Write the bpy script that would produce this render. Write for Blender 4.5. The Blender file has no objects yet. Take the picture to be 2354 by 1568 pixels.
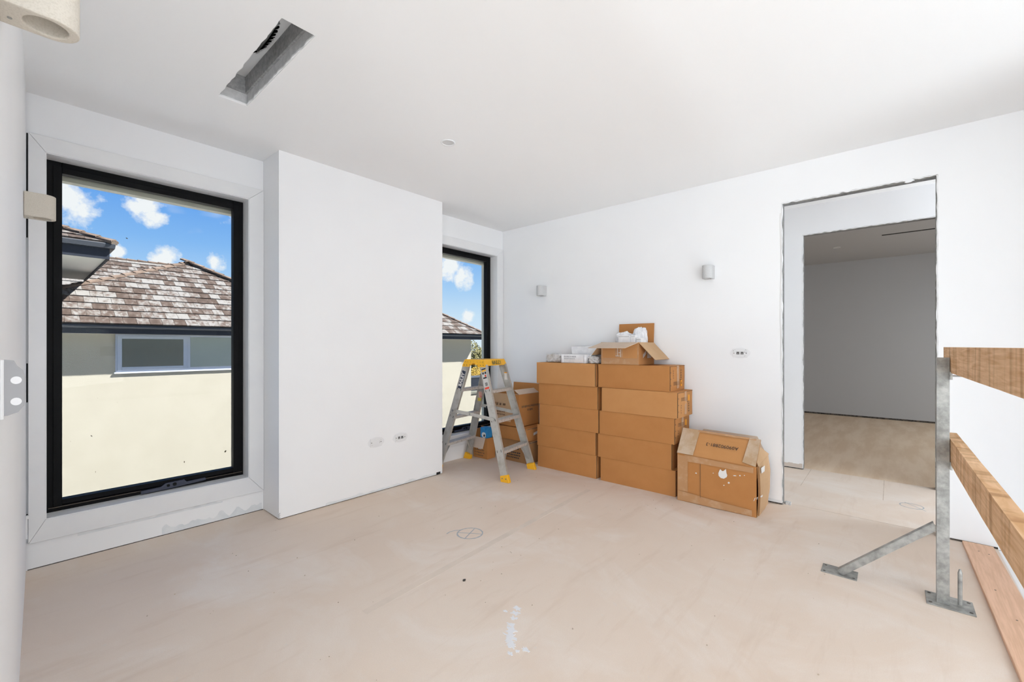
import bpy, bmesh, math, random
from mathutils import Vector, Matrix, noise

random.seed(7)
scene = bpy.context.scene
C = bpy.context.scene.collection
PI = math.pi
R = math.radians

# ------------------------------------------------------------------ camera
cam_data = bpy.data.cameras.new('camera')
cam = bpy.data.objects.new('camera', cam_data)
C.objects.link(cam)
cam.location = (0.0, 0.0, 1.267)
cam.rotation_euler = (R(90), 0, R(41.12 - 90))
cam_data.sensor_fit = 'HORIZONTAL'
cam_data.sensor_width = 36.0
cam_data.lens = 36.0 * 999.36 / 2354.0
cam_data.shift_y = 12.0 / 2354.0
cam_data.clip_start = 0.01
cam_data.clip_end = 500
scene.camera = cam

# ------------------------------------------------------------------ view / light path settings
scene.view_settings.view_transform = 'Standard'
scene.view_settings.look = 'None'
scene.view_settings.exposure = 0.0
scene.view_settings.gamma = 1.0
scene.view_settings.use_curve_mapping = False
scene.cycles.max_bounces = 10
scene.cycles.diffuse_bounces = 6
scene.cycles.glossy_bounces = 4
scene.cycles.transparent_max_bounces = 12
scene.cycles.sample_clamp_indirect = 8.0
scene.cycles.use_light_tree = False

# ------------------------------------------------------------------ world: blue sky with fair-weather clouds
def make_world():
    w = bpy.data.worlds.new('sky')
    scene.world = w
    w.use_nodes = True
    w.cycles.sampling_method = 'MANUAL'; w.cycles.sample_map_resolution = 256
    nt = w.node_tree
    nt.nodes.clear()
    N, Lk = nt.nodes.new, nt.links.new
    tc = N('ShaderNodeTexCoord')
    nrm = N('ShaderNodeVectorMath'); nrm.operation = 'NORMALIZE'
    Lk(tc.outputs['Generated'], nrm.inputs[0])
    sep = N('ShaderNodeSeparateXYZ'); Lk(nrm.outputs[0], sep.inputs[0])
    ramp = N('ShaderNodeValToRGB')
    Lk(sep.outputs['Z'], ramp.inputs[0])
    cr = ramp.color_ramp
    cr.elements[0].position = 0.0; cr.elements[0].color = (.76, .87, .97, 1)
    cr.elements[1].position = 1.0; cr.elements[1].color = (.07, .22, .62, 1)
    for p, c in ((.07, (.60, .78, .96, 1)), (.13, (.40, .64, .95, 1)), (.19, (.24, .50, .92, 1)), (.26, (.15, .39, .88, 1)), (.5, (.08, .25, .66, 1))):
        e = cr.elements.new(p); e.color = c
    # clouds: fractal noise on the direction, flattened towards the horizon
    mp = N('ShaderNodeMapping'); mp.inputs['Scale'].default_value = (1, 1, 1.9)
    mp.inputs['Location'].default_value = (0.35, 0.10, 0.0)
    Lk(nrm.outputs[0], mp.inputs[0])
    n1 = N('ShaderNodeTexNoise'); n1.inputs['Scale'].default_value = 6.0
    n1.inputs['Detail'].default_value = 3; n1.inputs['Roughness'].default_value = .58
    Lk(mp.outputs[0], n1.inputs['Vector'])
    # a handful of cumulus where they stand in the sky
    wob = N('ShaderNodeTexNoise'); wob.inputs['Scale'].default_value = 32
    wob.inputs['Detail'].default_value = 4; wob.inputs['Roughness'].default_value = .62
    Lk(nrm.outputs[0], wob.inputs['Vector'])
    def direction(u, v):
        a = R(41.12); r = (u - 1177) / 999.36; t = (796 - v) / 999.36
        return Vector((math.cos(a) + r * math.sin(a), math.sin(a) - r * math.cos(a), t)).normalized()
    acc = None
    for (u, v, rad) in ((150, 455, .030), (185, 490, .024), (340, 470, .026), (352, 500, .021), (380, 597, .020),
                        (490, 603, .017), (272, 575, .012), (548, 497, .014), (1035, 610, .034), (1062, 635, .026),
                        (1075, 728, .018)):
        d = N('ShaderNodeVectorMath'); d.operation = 'DISTANCE'
        Lk(nrm.outputs[0], d.inputs[0]); d.inputs[1].default_value = direction(u, v)
        m = N('ShaderNodeMapRange')
        m.inputs['From Min'].default_value = 0; m.inputs['From Max'].default_value = rad * 1.55
        m.inputs['To Min'].default_value = 1; m.inputs['To Max'].default_value = 0
        Lk(d.outputs['Value'], m.inputs['Value'])
        if acc is None: acc = m.outputs[0]
        else:
            x = N('ShaderNodeMath'); x.operation = 'MAXIMUM'; Lk(acc, x.inputs[0]); Lk(m.outputs[0], x.inputs[1]); acc = x.outputs[0]
    s0 = N('ShaderNodeMath'); s0.operation = 'MULTIPLY'; s0.inputs[1].default_value = 1.7; Lk(wob.outputs['Fac'], s0.inputs[0])
    s1 = N('ShaderNodeMath'); s1.operation = 'ADD'; Lk(acc, s1.inputs[0]); Lk(s0.outputs[0], s1.inputs[1])
    c1 = N('ShaderNodeMapRange'); c1.inputs['From Min'].default_value = 1.14; c1.inputs['From Max'].default_value = 1.55
    Lk(s1.outputs[0], c1.inputs['Value'])
    c2 = N('ShaderNodeMapRange'); c2.inputs['From Min'].default_value = .66; c2.inputs['From Max'].default_value = .86
    Lk(n1.outputs['Fac'], c2.inputs['Value'])
    mx = N('ShaderNodeMath'); mx.operation = 'MAXIMUM'; Lk(c1.outputs[0], mx.inputs[0]); Lk(c2.outputs[0], mx.inputs[1])
    mix = N('ShaderNodeMix'); mix.data_type = 'RGBA'
    Lk(mx.outputs[0], mix.inputs['Factor']); Lk(ramp.outputs[0], mix.inputs['A'])
    mix.inputs['B'].default_value = (.93, .945, .97, 1)
    bg = N('ShaderNodeBackground'); bg.inputs['Strength'].default_value = 1.0
    Lk(mix.outputs['Result'], bg.inputs['Color'])
    out = N('ShaderNodeOutputWorld'); Lk(bg.outputs[0], out.inputs[0])
make_world()

# ------------------------------------------------------------------ sun and added area lights that fill the rooms from out of view
sd = bpy.data.lights.new('sun', 'SUN'); sd.energy = 32; sd.angle = R(.6); sd.color = (1, .96, .9)
sun = bpy.data.objects.new('sun', sd); C.objects.link(sun)
saz, tel = R(60), 1.15
sun.rotation_euler = Vector((-math.sin(saz), math.cos(saz), -tel)).to_track_quat('-Z', 'Y').to_euler()
sun.location = (6, -10, 20)

def area(name, loc, direction, sx, sy, power, col):
    d = bpy.data.lights.new(name, 'AREA'); d.shape = 'RECTANGLE'; d.size = sx; d.size_y = sy
    d.energy = power; d.color = col
    o = bpy.data.objects.new(name, d); C.objects.link(o)
    o.location = loc; o.rotation_euler = Vector(direction).to_track_quat('-Z', 'Z').to_euler()
    return o
COOL = (.855, .935, 1.0)
area('rear_fill', (-4.2, -2.9, 1.25), (1, 0, .25), 3.6, 2.0, 182, COOL)  # added fill from behind the camera, brightens the doorway wall
area('stair_fill', (-.9, -4.6, 1.2), (0.1, 1, .6), 4.6, 2.0, 138, COOL)  # made-up fill across the stair void, for the pier and window wall
area('lower_void_fill', (1.35, -4.0, -2.75), (-.1, .15, 1), 1.6, 1.6, 156, COOL)  # added up-light on the lower floor, fills the ceiling through the void
area('hall_fill', (4.73, -2.9, 1.4), (0, 1, 0), 1.0, 2.0, 46, COOL)  # invented source in front of a solid wall, brightens the hall
area('far_room_fill', (7.6, -2.6, 2.1), (-.1, 1, -1.3), 2.2, 1.0, 52, COOL)  # added lamp lifting the far room; no window stands behind it

# ------------------------------------------------------------------ helpers
WM = {}
def tag(o, label=None, cat=None, group=None, kind=None):
    if label: o['label'] = label
    if cat: o['category'] = cat
    if group: o['group'] = group
    if kind: o['kind'] = kind
    return o
def thing(name, label, cat, loc=(0, 0, 0), rz=0, group=None, kind=None):
    o = bpy.data.objects.new(name, None); C.objects.link(o)
    o.empty_display_size = .1
    o.location = loc; o.rotation_euler = (0, 0, rz)
    WM[o] = Matrix.Translation(Vector(loc)) @ Matrix.Rotation(rz, 4, 'Z')
    return tag(o, label, cat, group, kind)

class MB:
    def __init__(s): s.v, s.f = [], []
    def add(s, vs, fs, M=None):
        k = len(s.v)
        for p in vs:
            p = Vector(p)
            s.v.append(M @ p if M else p)
        for f in fs: s.f.append([i + k for i in f])
        return s
    def box(s, x0, x1, y0, y1, z0, z1, M=None):
        return s.add([(x0, y0, z0), (x1, y0, z0), (x1, y1, z0), (x0, y1, z0), (x0, y0, z1), (x1, y0, z1), (x1, y1, z1), (x0, y1, z1)],
                     [(0, 3, 2, 1), (4, 5, 6, 7), (0, 1, 5, 4), (1, 2, 6, 5), (2, 3, 7, 6), (3, 0, 4, 7)], M)
    def prism(s, poly, off, M=None):
        """poly: list of 3D points (planar), extruded by vector off"""
        n = len(poly); off = Vector(off)
        vs = [Vector(p) for p in poly] + [Vector(p) + off for p in poly]
        fs = [list(range(n))[::-1], [i + n for i in range(n)]]
        for i in range(n):
            j = (i + 1) % n; fs.append((i, j, j + n, i + n))
        return s.add(vs, fs, M)
    def beam(s, p, q, wid, thk, side):
        """rectangular bar from p to q; `side` is the direction of wid"""
        p, q = Vector(p), Vector(q); d = (q - p).normalized()
        u = Vector(side); u = (u - d * u.dot(d)).normalized(); n = d.cross(u)
        vs = []
        for e in (p, q):
            for a, b in ((-1, -1), (1, -1), (1, 1), (-1, 1)):
                vs.append(e + u * (a * wid / 2) + n * (b * thk / 2))
        return s.add(vs, [(0, 3, 2, 1), (4, 5, 6, 7), (0, 1, 5, 4), (1, 2, 6, 5), (2, 3, 7, 6), (3, 0, 4, 7)])
    def tube(s, pts, r, seg=10):
        pts = [Vector(p) for p in pts]; k0 = []
        for i, p in enumerate(pts):
            d = (pts[min(i + 1, len(pts) - 1)] - pts[max(i - 1, 0)]).normalized()
            u = d.orthogonal().normalized(); n = d.cross(u)
            rr = r[i] if isinstance(r, (list, tuple)) else r
            k0.append(len(s.v))
            for j in range(seg):
                a = 2 * PI * j / seg
                s.v.append(p + (u * math.cos(a) + n * math.sin(a)) * rr)
        for i in range(len(pts) - 1):
            for j in range(seg):
                a, b = k0[i] + j, k0[i] + (j + 1) % seg
                c, d = k0[i + 1] + (j + 1) % seg, k0[i + 1] + j
                s.f.append([a, b, c, d])
        s.f.append([k0[0] + j for j in range(seg)][::-1]); s.f.append([k0[-1] + j for j in range(seg)])
        return s
    def cyl(s, p, axis, r, h, seg=20):
        p = Vector(p); return s.tube([p, p + Vector(axis).normalized() * h], r, seg)
    def mesh(s, name, M=None, bevel=0, segs=1, smooth=False, dedupe=True):
        me = bpy.data.meshes.new(name)
        bm = bmesh.new()
        vs = [bm.verts.new(M @ p if M else p) for p in s.v]
        for f in s.f:
            try: bm.faces.new([vs[i] for i in f])
            except ValueError: pass
        bmesh.ops.recalc_face_normals(bm, faces=bm.faces)
        if bevel:
            bmesh.ops.bevel(bm, geom=list(bm.edges), offset=bevel, segments=segs, profile=.6, affect='EDGES', clamp_overlap=True)
        bm.to_mesh(me); bm.free()
        if smooth:
            for p in me.polygons: p.use_smooth = True
        return me
    def build(s, name, mat, parent=None, bevel=0, segs=1, smooth=False):
        M = WM[parent].inverted() if parent is not None else None
        me = s.mesh(name, M, bevel, segs, smooth)
        return link(name, me, mat, parent)
def link(name, me, mat, parent=None):
    o = bpy.data.objects.new(name, me); C.objects.link(o)
    if mat and not me.materials: me.materials.append(mat)
    if parent is not None:
        o.parent = parent; WM[o] = WM[parent]
    else: WM[o] = Matrix.Identity(4)
    return o
def struct(name, mb, mat, bevel=0, label=None):
    o = mb.build(name, mat, None, bevel); o['kind'] = 'structure'
    if label: o['label'] = label
    return o
def text_part(name, body, size, M, mat, parent, extrude=.0004, bold=0, align='CENTER'):
    cu = bpy.data.curves.new(name, 'FONT'); cu.body = body; cu.size = size; cu.extrude = extrude; cu.offset = bold
    cu.align_x = align; cu.align_y = 'CENTER'; cu.resolution_u = 3
    t = bpy.data.objects.new(name, cu); C.objects.link(t)
    dg = bpy.context.evaluated_depsgraph_get()
    me = bpy.data.meshes.new_from_object(t.evaluated_get(dg))
    bpy.data.objects.remove(t); bpy.data.curves.remove(cu)
    me.transform(WM[parent].inverted() @ M)
    me.materials.clear()
    return link(name, me, mat, parent)
def frame_matrix(origin, xdir, ydir):
    x = Vector(xdir).normalized(); y = Vector(ydir); y = (y - x * y.dot(x)).normalized(); z = x.cross(y)
    M = Matrix.Identity(4)
    for i in range(3):
        M[i][0], M[i][1], M[i][2], M[i][3] = x[i], y[i], z[i], origin[i]
    return M
def blob(cx, cy, r, n=18, jag=.3, sx=1, sy=1, seed=0):
    rnd = random.Random(seed); out = []
    for i in range(n):
        a = 2 * PI * i / n; k = r * (1 - jag * rnd.random())
        out.append((cx + math.cos(a) * k * sx, cy + math.sin(a) * k * sy))
    return out

# ------------------------------------------------------------------ materials
MAT = {}
def mat(name, col, rough=.6, metal=0, col2=None, scale=8, detail=5, contrast=(.4, .6), bump=0, bscale=60, spec=.5,
        stretch=(1, 1, 1), coord='Object', alpha=1, vary=0, emit=None, coat=0):
    m = bpy.data.materials.new(name); m.use_nodes = True
    nt = m.node_tree; N, Lk = nt.nodes.new, nt.links.new
    b = nt.nodes['Principled BSDF']
    b.inputs['Base Color'].default_value = (*col, 1)
    b.inputs['Roughness'].default_value = rough; b.inputs['Metallic'].default_value = metal
    b.inputs['Specular IOR Level'].default_value = spec
    b.inputs['Coat Weight'].default_value = coat
    tc = N('ShaderNodeTexCoord'); mp = N('ShaderNodeMapping')
    mp.inputs['Scale'].default_value = stretch
    Lk(tc.outputs[coord], mp.inputs[0])
    vec = mp.outputs[0]
    if vary:
        oi = N('ShaderNodeObjectInfo'); ad = N('ShaderNodeVectorMath'); ad.operation = 'ADD'
        ml = N('ShaderNodeMath'); ml.operation = 'MULTIPLY'; ml.inputs[1].default_value = 57.0
        Lk(oi.outputs['Random'], ml.inputs[0]); Lk(ml.outputs[0], ad.inputs[1]); Lk(vec, ad.inputs[0]); vec = ad.outputs[0]
    last = None
    if col2:
        n = N('ShaderNodeTexNoise'); n.inputs['Scale'].default_value = scale; n.inputs['Detail'].default_value = detail
        n.inputs['Roughness'].default_value = .6
        Lk(vec, n.inputs['Vector'])
        mr = N('ShaderNodeMapRange'); mr.inputs['From Min'].default_value = contrast[0]; mr.inputs['From Max'].default_value = contrast[1]
        Lk(n.outputs['Fac'], mr.inputs['Value'])
        mx = N('ShaderNodeMix'); mx.data_type = 'RGBA'
        mx.inputs['A'].default_value = (*col, 1); mx.inputs['B'].default_value = (*col2, 1)
        Lk(mr.outputs[0], mx.inputs['Factor']); last = mx.outputs['Result']
        if vary:
            hs = N('ShaderNodeHueSaturation'); Lk(last, hs.inputs['Color'])
            m2 = N('ShaderNodeMapRange'); m2.inputs['To Min'].default_value = 1 - vary; m2.inputs['To Max'].default_value = 1 + vary
            Lk(oi.outputs['Random'], m2.inputs['Value']); Lk(m2.outputs[0], hs.inputs['Value']); last = hs.outputs[0]
        Lk(last, b.inputs['Base Color'])
    if bump:
        n2 = N('ShaderNodeTexNoise'); n2.inputs['Scale'].default_value = bscale; n2.inputs['Detail'].default_value = 4
        Lk(vec, n2.inputs['Vector'])
        bp = N('ShaderNodeBump'); bp.inputs['Strength'].default_value = bump; bp.inputs['Distance'].default_value = .002
        Lk(n2.outputs['Fac'], bp.inputs['Height']); Lk(bp.outputs[0], b.inputs['Normal'])
    if alpha < 1:
        tr = N('ShaderNodeBsdfTransparent'); ms = N('ShaderNodeMixShader'); ms.inputs[0].default_value = alpha
        Lk(tr.outputs[0], ms.inputs[1]); Lk(b.outputs[0], ms.inputs[2]); Lk(ms.outputs[0], nt.nodes['Material Output'].inputs[0])
    MAT[name] = m
    return m
WHITE = mat('wall_paint', (.915, .915, .92), .6, col2=(.90, .90, .91), scale=1.3, detail=2, spec=.25)
CEIL = mat('ceiling_paint', (.935, .935, .935), .8, spec=.1)
FARGREY = mat('far_room_grey', (.56, .565, .575), .85, spec=.1)  # plain grey, darker than the wall paint, used in the far room
TRIM = mat('trim_paint', (.84, .84, .84), .32, col2=(.81, .81, .82), scale=3)
UNDER = mat('undercoat', (.74, .765, .785), .8, col2=(.82, .835, .845), scale=9)
PLASTER = mat('raw_plaster', (.74, .73, .72), .9, col2=(.55, .54, .53), scale=22, bump=.5, bscale=90)
GREYBOARD = mat('board_grey', (.60, .60, .60), .9, col2=(.70, .70, .70), scale=30, bump=.6, bscale=120)
DUCT = mat('duct_grey', (.34, .34, .34), .9, col2=(.46, .46, .46), scale=45, bump=.8, bscale=160)
LINER = mat('liner_white', (.86, .86, .86), .7)
DARK = mat('void_dark', (.015, .015, .016), .9)
GAP = mat('gap_dark', (.05, .045, .04), .95, col2=(.16, .14, .12), scale=40)
BLACK = mat('black_aluminium', (.004, .004, .0045), .5, spec=.12)
BRONZE = mat('frame_seal', (.16, .12, .09), .5)
WINDER = mat('winder_grey', (.035, .042, .07), .4)
CREAM = mat('cream_render', (.228, .215, .185), .9, col2=(.221, .208, .178), scale=1.2, detail=2, spec=.05)
SAGE = mat('reveal_render', (.52, .50, .42), .9)
CONC = mat('concrete', (.10, .10, .09), .9, col2=(.08, .085, .07), scale=1.5, detail=2, spec=.1)
CHAR = mat('charcoal_gutter', (.026, .030, .039), .45, spec=.3)
CHARD = mat('charcoal_fascia', (.009, .012, .020), .6, spec=.15)
SOFFIT = mat('soffit', (.62, .62, .60), .8)
NFRAME = mat('neighbour_frame', (.30, .33, .40), .4)
NGLASS = mat('neighbour_glass', (.05, .06, .06), .12, spec=.6)
GALV = mat('galvanised', (.25, .25, .235), .5, .4, col2=(.46, .455, .43), scale=22, detail=6, contrast=(.36, .66), spec=.4)
STUD = mat('steel_stud', (.16, .16, .165), .5, .3, col2=(.26, .26, .26), scale=30)
ALU = mat('ladder_aluminium', (.52, .51, .48), .45, .45, col2=(.36, .33, .29), scale=14, detail=8, contrast=(.48, .75))
TREAD = mat('tread_aluminium', (.62, .60, .57), .5, .35, col2=(.32, .28, .24), scale=50, detail=8, contrast=(.5, .72), stretch=(1, 4, 1))
YELLOW = mat('yellow_plastic', (.86, .44, .012), .42, col2=(.62, .30, .02), scale=22, contrast=(.55, .8))
INK = mat('dark_ink', (.02, .025, .03), .7)
INKB = mat('navy_ink', (.012, .02, .05), .5)
SEAM = mat('cut_edge_brown', (.12, .065, .03), .9)
INKBR = mat('brown_ink', (.20, .11, .055), .8)
STWHITE = mat('sticker_white', (.80, .78, .75), .5)
ORANGE = mat('sticker_orange', (.9, .36, .0), .5)
RED = mat('sticker_red', (.75, .08, .04), .5)
BLUEBOX = mat('blue_pack', (.02, .22, .52), .4, col2=(.04, .32, .66), scale=9)
FOAM = mat('white_foam', (.90, .89, .89), .75, col2=(.82, .81, .82), scale=18, bump=.3)
BAG = mat('plastic_bag', (.90, .90, .92), .18, col2=(.72, .72, .75), scale=14, detail=7, contrast=(.42, .66), spec=.6, bump=1.0, bscale=26)
CLEAR = mat('clear_bag', (.84, .83, .82), .15, col2=(.52, .49, .46), scale=18, detail=6, contrast=(.45, .65), spec=.7, bump=1.0, bscale=30, alpha=.9)
TAPE = mat('packing_tape', (.50, .27, .125), .25, col2=(.58, .37, .22), scale=12, contrast=(.5, .75), spec=.6, bump=.35, bscale=40)
SCUFF = mat('tape_dusty', (.60, .46, .33), .4, col2=(.50, .33, .19), scale=9, bump=.3, bscale=50)
SCONCE = mat('sandstone', (.66, .61, .53), .85, col2=(.57, .52, .44), scale=260, detail=2, contrast=(.45, .75), bump=.35, bscale=300)
SCONCEW = mat('pale_sandstone', (.64, .64, .64), .85, col2=(.58, .58, .58), scale=200, detail=2)
CHALK = mat('marker_grey', (.42, .44, .46), .9)
SPLAT = mat('white_paint_spill', (.80, .80, .82), .6)
JOINT = mat('floor_joint', (.52, .41, .32), .95, col2=(.62, .50, .40), scale=12)
def cardboard(name, c, c2):
    return mat(name, c, .82, col2=c2, scale=5, detail=6, contrast=(.3, .7), bump=.12, bscale=220, spec=.15, stretch=(1, 1, 1))
CARD = cardboard('cardboard', (.52, .237, .082), (.475, .210, .070))
CARDL = cardboard('cardboard_light', (.58, .288, .112), (.54, .258, .096))
CARDD = cardboard('cardboard_dark', (.36, .19, .085), (.33, .165, .07))
CARDP = cardboard('cardboard_pale', (.60, .40, .24), (.56, .36, .20))
CARDW = cardboard('cardboard_inside', (.66, .53, .42), (.62, .48, .37))
def timber():
    m = mat('rough_sawn_pine', (.50, .33, .19), .75, spec=.2)
    nt = m.node_tree; N, Lk = nt.nodes.new, nt.links.new; b = nt.nodes['Principled BSDF']
    tc = N('ShaderNodeTexCoord')
    a = N('ShaderNodeMapping'); a.inputs['Scale'].default_value = (2.2, 14, 34)
    Lk(tc.outputs['Object'], a.inputs[0])
    n = N('ShaderNodeTexNoise'); n.inputs['Scale'].default_value = 2.4; n.inputs['Detail'].default_value = 7; n.inputs['Distortion'].default_value = .6
    Lk(a.outputs[0], n.inputs['Vector'])
    r = N('ShaderNodeValToRGB'); Lk(n.outputs['Fac'], r.inputs[0])
    e = r.color_ramp.elements; e[0].position = .3; e[0].color = (.62, .36, .18, 1); e[1].position = .7; e[1].color = (.84, .58, .36, 1)
    # stains that run across the timber
    a2 = N('ShaderNodeMapping'); a2.inputs['Scale'].default_value = (11, 3, 1.1); Lk(tc.outputs['Object'], a2.inputs[0])
    n2 = N('ShaderNodeTexNoise'); n2.inputs['Scale'].default_value = 1.6; n2.inputs['Detail'].default_value = 5; Lk(a2.outputs[0], n2.inputs['Vector'])
    r2 = N('ShaderNodeValToRGB'); Lk(n2.outputs['Fac'], r2.inputs[0])
    q = r2.color_ramp.elements; q[0].position = .34; q[0].color = (.62, .55, .47, 1); q[1].position = .52; q[1].color = (1, 1, 1, 1)
    x = q.__class__ and r2.color_ramp.elements.new(.72); x.color = (1.0, 1.0, 1.0, 1)
    mx = N('ShaderNodeMix'); mx.data_type = 'RGBA'; mx.blend_type = 'MULTIPLY'; mx.inputs['Factor'].default_value = .85
    Lk(r.outputs[0], mx.inputs['A']); Lk(r2.outputs[0], mx.inputs['B']); Lk(mx.outputs['Result'], b.inputs['Base Color'])
    bp = N('ShaderNodeBump'); bp.inputs['Strength'].default_value = .3; bp.inputs['Distance'].default_value = .002
    Lk(n.outputs['Fac'], bp.inputs['Height']); Lk(bp.outputs[0], b.inputs['Normal'])
    return m
TIMBER = timber()
BOARD = mat('dressed_board', (.80, .52, .36), .7, col2=(.70, .44, .29), scale=3, detail=7, stretch=(1.5, 22, 1))
def floor_material():
    m = mat('dusty_floor_sheet', (.64, .54, .46), .7, spec=.25)
    nt = m.node_tree; N, Lk = nt.nodes.new, nt.links.new; b = nt.nodes['Principled BSDF']
    tc = N('ShaderNodeTexCoord')
    def layer(scale, stretch, lo, hi, det=6, dist=0):
        mp = N('ShaderNodeMapping'); mp.inputs['Scale'].default_value = stretch; Lk(tc.outputs['Object'], mp.inputs[0])
        n = N('ShaderNodeTexNoise'); n.inputs['Scale'].default_value = scale; n.inputs['Detail'].default_value = det
        n.inputs['Roughness'].default_value = .62; n.inputs['Distortion'].default_value = dist; Lk(mp.outputs[0], n.inputs['Vector'])
        r = N('ShaderNodeMapRange'); r.inputs['From Min'].default_value = lo; r.inputs['From Max'].default_value = hi
        Lk(n.outputs['Fac'], r.inputs['Value']); return r.outputs[0], n
    def mixc(fac, a, bcol, k=1):
        if k != 1:
            t = N('ShaderNodeMath'); t.operation = 'MULTIPLY'; t.inputs[1].default_value = k; Lk(fac, t.inputs[0]); fac = t.outputs[0]
        x = N('ShaderNodeMix'); x.data_type = 'RGBA'; Lk(fac, x.inputs['Factor'])
        if isinstance(a, tuple): x.inputs['A'].default_value = (*a, 1)
        else: Lk(a, x.inputs['A'])
        x.inputs['B'].default_value = (*bcol, 1); return x.outputs['Result']
    f1, _ = layer(.9, (1, 1, 1), .38, .66, 4, .4)
    c = mixc(f1, (.80, .685, .585), (.755, .62, .51))
    f2, _ = layer(1.7, (1, .7, 1), .5, .75, 5, .8)
    c = mixc(f2, c, (.86, .79, .725), .9)
    f3, _ = layer(4.5, (.35, 2.2, 1), .55, .8, 6, .3)
    c = mixc(f3, c, (.66, .52, .41), .7)
    f4, _ = layer(26, (1, 1, 1), .64, .74, 4)
    c = mixc(f4, c, (.74, .70, .66), .4)
    f6, n6 = layer(210, (1, 1, 1), .35, .75, 3)
    c = mixc(f6, c, (.70, .565, .46), .35)
    Lk(c, b.inputs['Base Color'])
    bp = N('ShaderNodeBump'); bp.inputs['Strength'].default_value = .12; bp.inputs['Distance'].default_value = .002
    Lk(n6.outputs['Fac'], bp.inputs['Height']); Lk(bp.outputs[0], b.inputs['Normal'])
    return m
FLOOR = floor_material()
def glass():
    m = bpy.data.materials.new('window_glass'); m.use_nodes = True
    nt = m.node_tree; nt.nodes.clear(); N, Lk = nt.nodes.new, nt.links.new
    t = N('ShaderNodeBsdfTransparent'); t.inputs[0].default_value = (.97, .985, .98, 1)
    g = N('ShaderNodeBsdfGlossy'); g.inputs['Roughness'].default_value = .01
    fr = N('ShaderNodeFresnel'); fr.inputs[0].default_value = 1.12
    mx = N('ShaderNodeMixShader'); Lk(fr.outputs[0], mx.inputs[0]); Lk(t.outputs[0], mx.inputs[1]); Lk(g.outputs[0], mx.inputs[2])
    o = N('ShaderNodeOutputMaterial'); Lk(mx.outputs[0], o.inputs[0])
    return m
GLASS = glass()
def blind():  # added fabric, diffuses sun that would fall straight through the stair window
    m = bpy.data.materials.new('added_blind'); m.use_nodes = True
    nt = m.node_tree; nt.nodes.clear(); N, Lk = nt.nodes.new, nt.links.new
    t = N('ShaderNodeBsdfTranslucent'); t.inputs[0].default_value = (.7, .7, .7, 1)
    g = N('ShaderNodeBsdfDiffuse'); g.inputs[0].default_value = (.8, .8, .8, 1)
    mx = N('ShaderNodeMixShader'); mx.inputs[0].default_value = .5; Lk(t.outputs[0], mx.inputs[1]); Lk(g.outputs[0], mx.inputs[2])
    o = N('ShaderNodeOutputMaterial'); Lk(mx.outputs[0], o.inputs[0])
    return m
BLIND = blind()
def tile_material():
    m = mat('concrete_roof_tile', (.30, .22, .19), .9, spec=.1)
    nt = m.node_tree; N, Lk = nt.nodes.new, nt.links.new; b = nt.nodes['Principled BSDF']
    tc = N('ShaderNodeTexCoord'); oi = N('ShaderNodeObjectInfo')
    ml = N('ShaderNodeMath'); ml.operation = 'MULTIPLY'; ml.inputs[1].default_value = 91; Lk(oi.outputs['Random'], ml.inputs[0])
    ad = N('ShaderNodeVectorMath'); ad.operation = 'ADD'; Lk(tc.outputs['Object'], ad.inputs[0]); Lk(ml.outputs[0], ad.inputs[1])
    mp = N('ShaderNodeMapping'); mp.inputs['Scale'].default_value = (1.4, .7, 1); Lk(ad.outputs[0], mp.inputs[0])
    n = N('ShaderNodeTexNoise'); n.inputs['Scale'].default_value = 5.5; n.inputs['Detail'].default_value = 8; n.inputs['Roughness'].default_value = .7
    Lk(mp.outputs[0], n.inputs['Vector'])
    # per-tile amount of lichen
    sh = N('ShaderNodeMath'); sh.operation = 'MULTIPLY_ADD'; sh.inputs[1].default_value = .30; sh.inputs[2].default_value = -.13
    fr = N('ShaderNodeMath'); fr.operation = 'FRACT'; m7 = N('ShaderNodeMath'); m7.operation = 'MULTIPLY'; m7.inputs[1].default_value = 7.31
    Lk(oi.outputs['Random'], m7.inputs[0]); Lk(m7.outputs[0], fr.inputs[0]); Lk(fr.outputs[0], sh.inputs[0])
    s = N('ShaderNodeMath'); s.operation = 'ADD'; Lk(n.outputs['Fac'], s.inputs[0]); Lk(sh.outputs[0], s.inputs[1])
    r = N('ShaderNodeValToRGB'); Lk(s.outputs[0], r.inputs[0])
    e = r.color_ramp.elements; e[0].position = .36; e[0].color = (.028, .020, .017, 1); e[1].position = .64; e[1].color = (.100, .097, .097, 1)
    x = e.new(.48); x.color = (.044, .033, .029, 1)
    Lk(r.outputs[0], b.inputs['Base Color'])
    return m
TILE = tile_material()
RIDGE = mat('ridge_tile', (.088, .066, .055), .9, col2=(.068, .049, .040), scale=6, vary=.12, spec=.1)
MORTAR = mat('ridge_mortar', (.052, .038, .029), .95, col2=(.042, .031, .021), scale=12)
UNDERTILE = mat('under_tile', (.02, .015, .013), .95)
def leafmat(n, a, b): return mat(n, a, .7, col2=b, scale=2.2, contrast=(.35, .65), spec=.2)
LEAF = leafmat('leaf_olive', (.054, .054, .013), (.087, .076, .02))
LEAFG = leafmat('leaf_green', (.036, .065, .024), (.065, .09, .032))
LEAFY = leafmat('leaf_yellow', (.23, .137, .005), (.18, .116, .008))
BARK = mat('bark', (.12, .085, .06), .9)

# ================================================================== THE ROOM
XR = 4.028          # face of the wall with the doorway
YW = 3.673          # face of the window wall
CZ = 2.7
WZ0, WZ1 = .272, 2.381
WIN = ((.119, 1.169), (2.87, 3.92))

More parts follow.
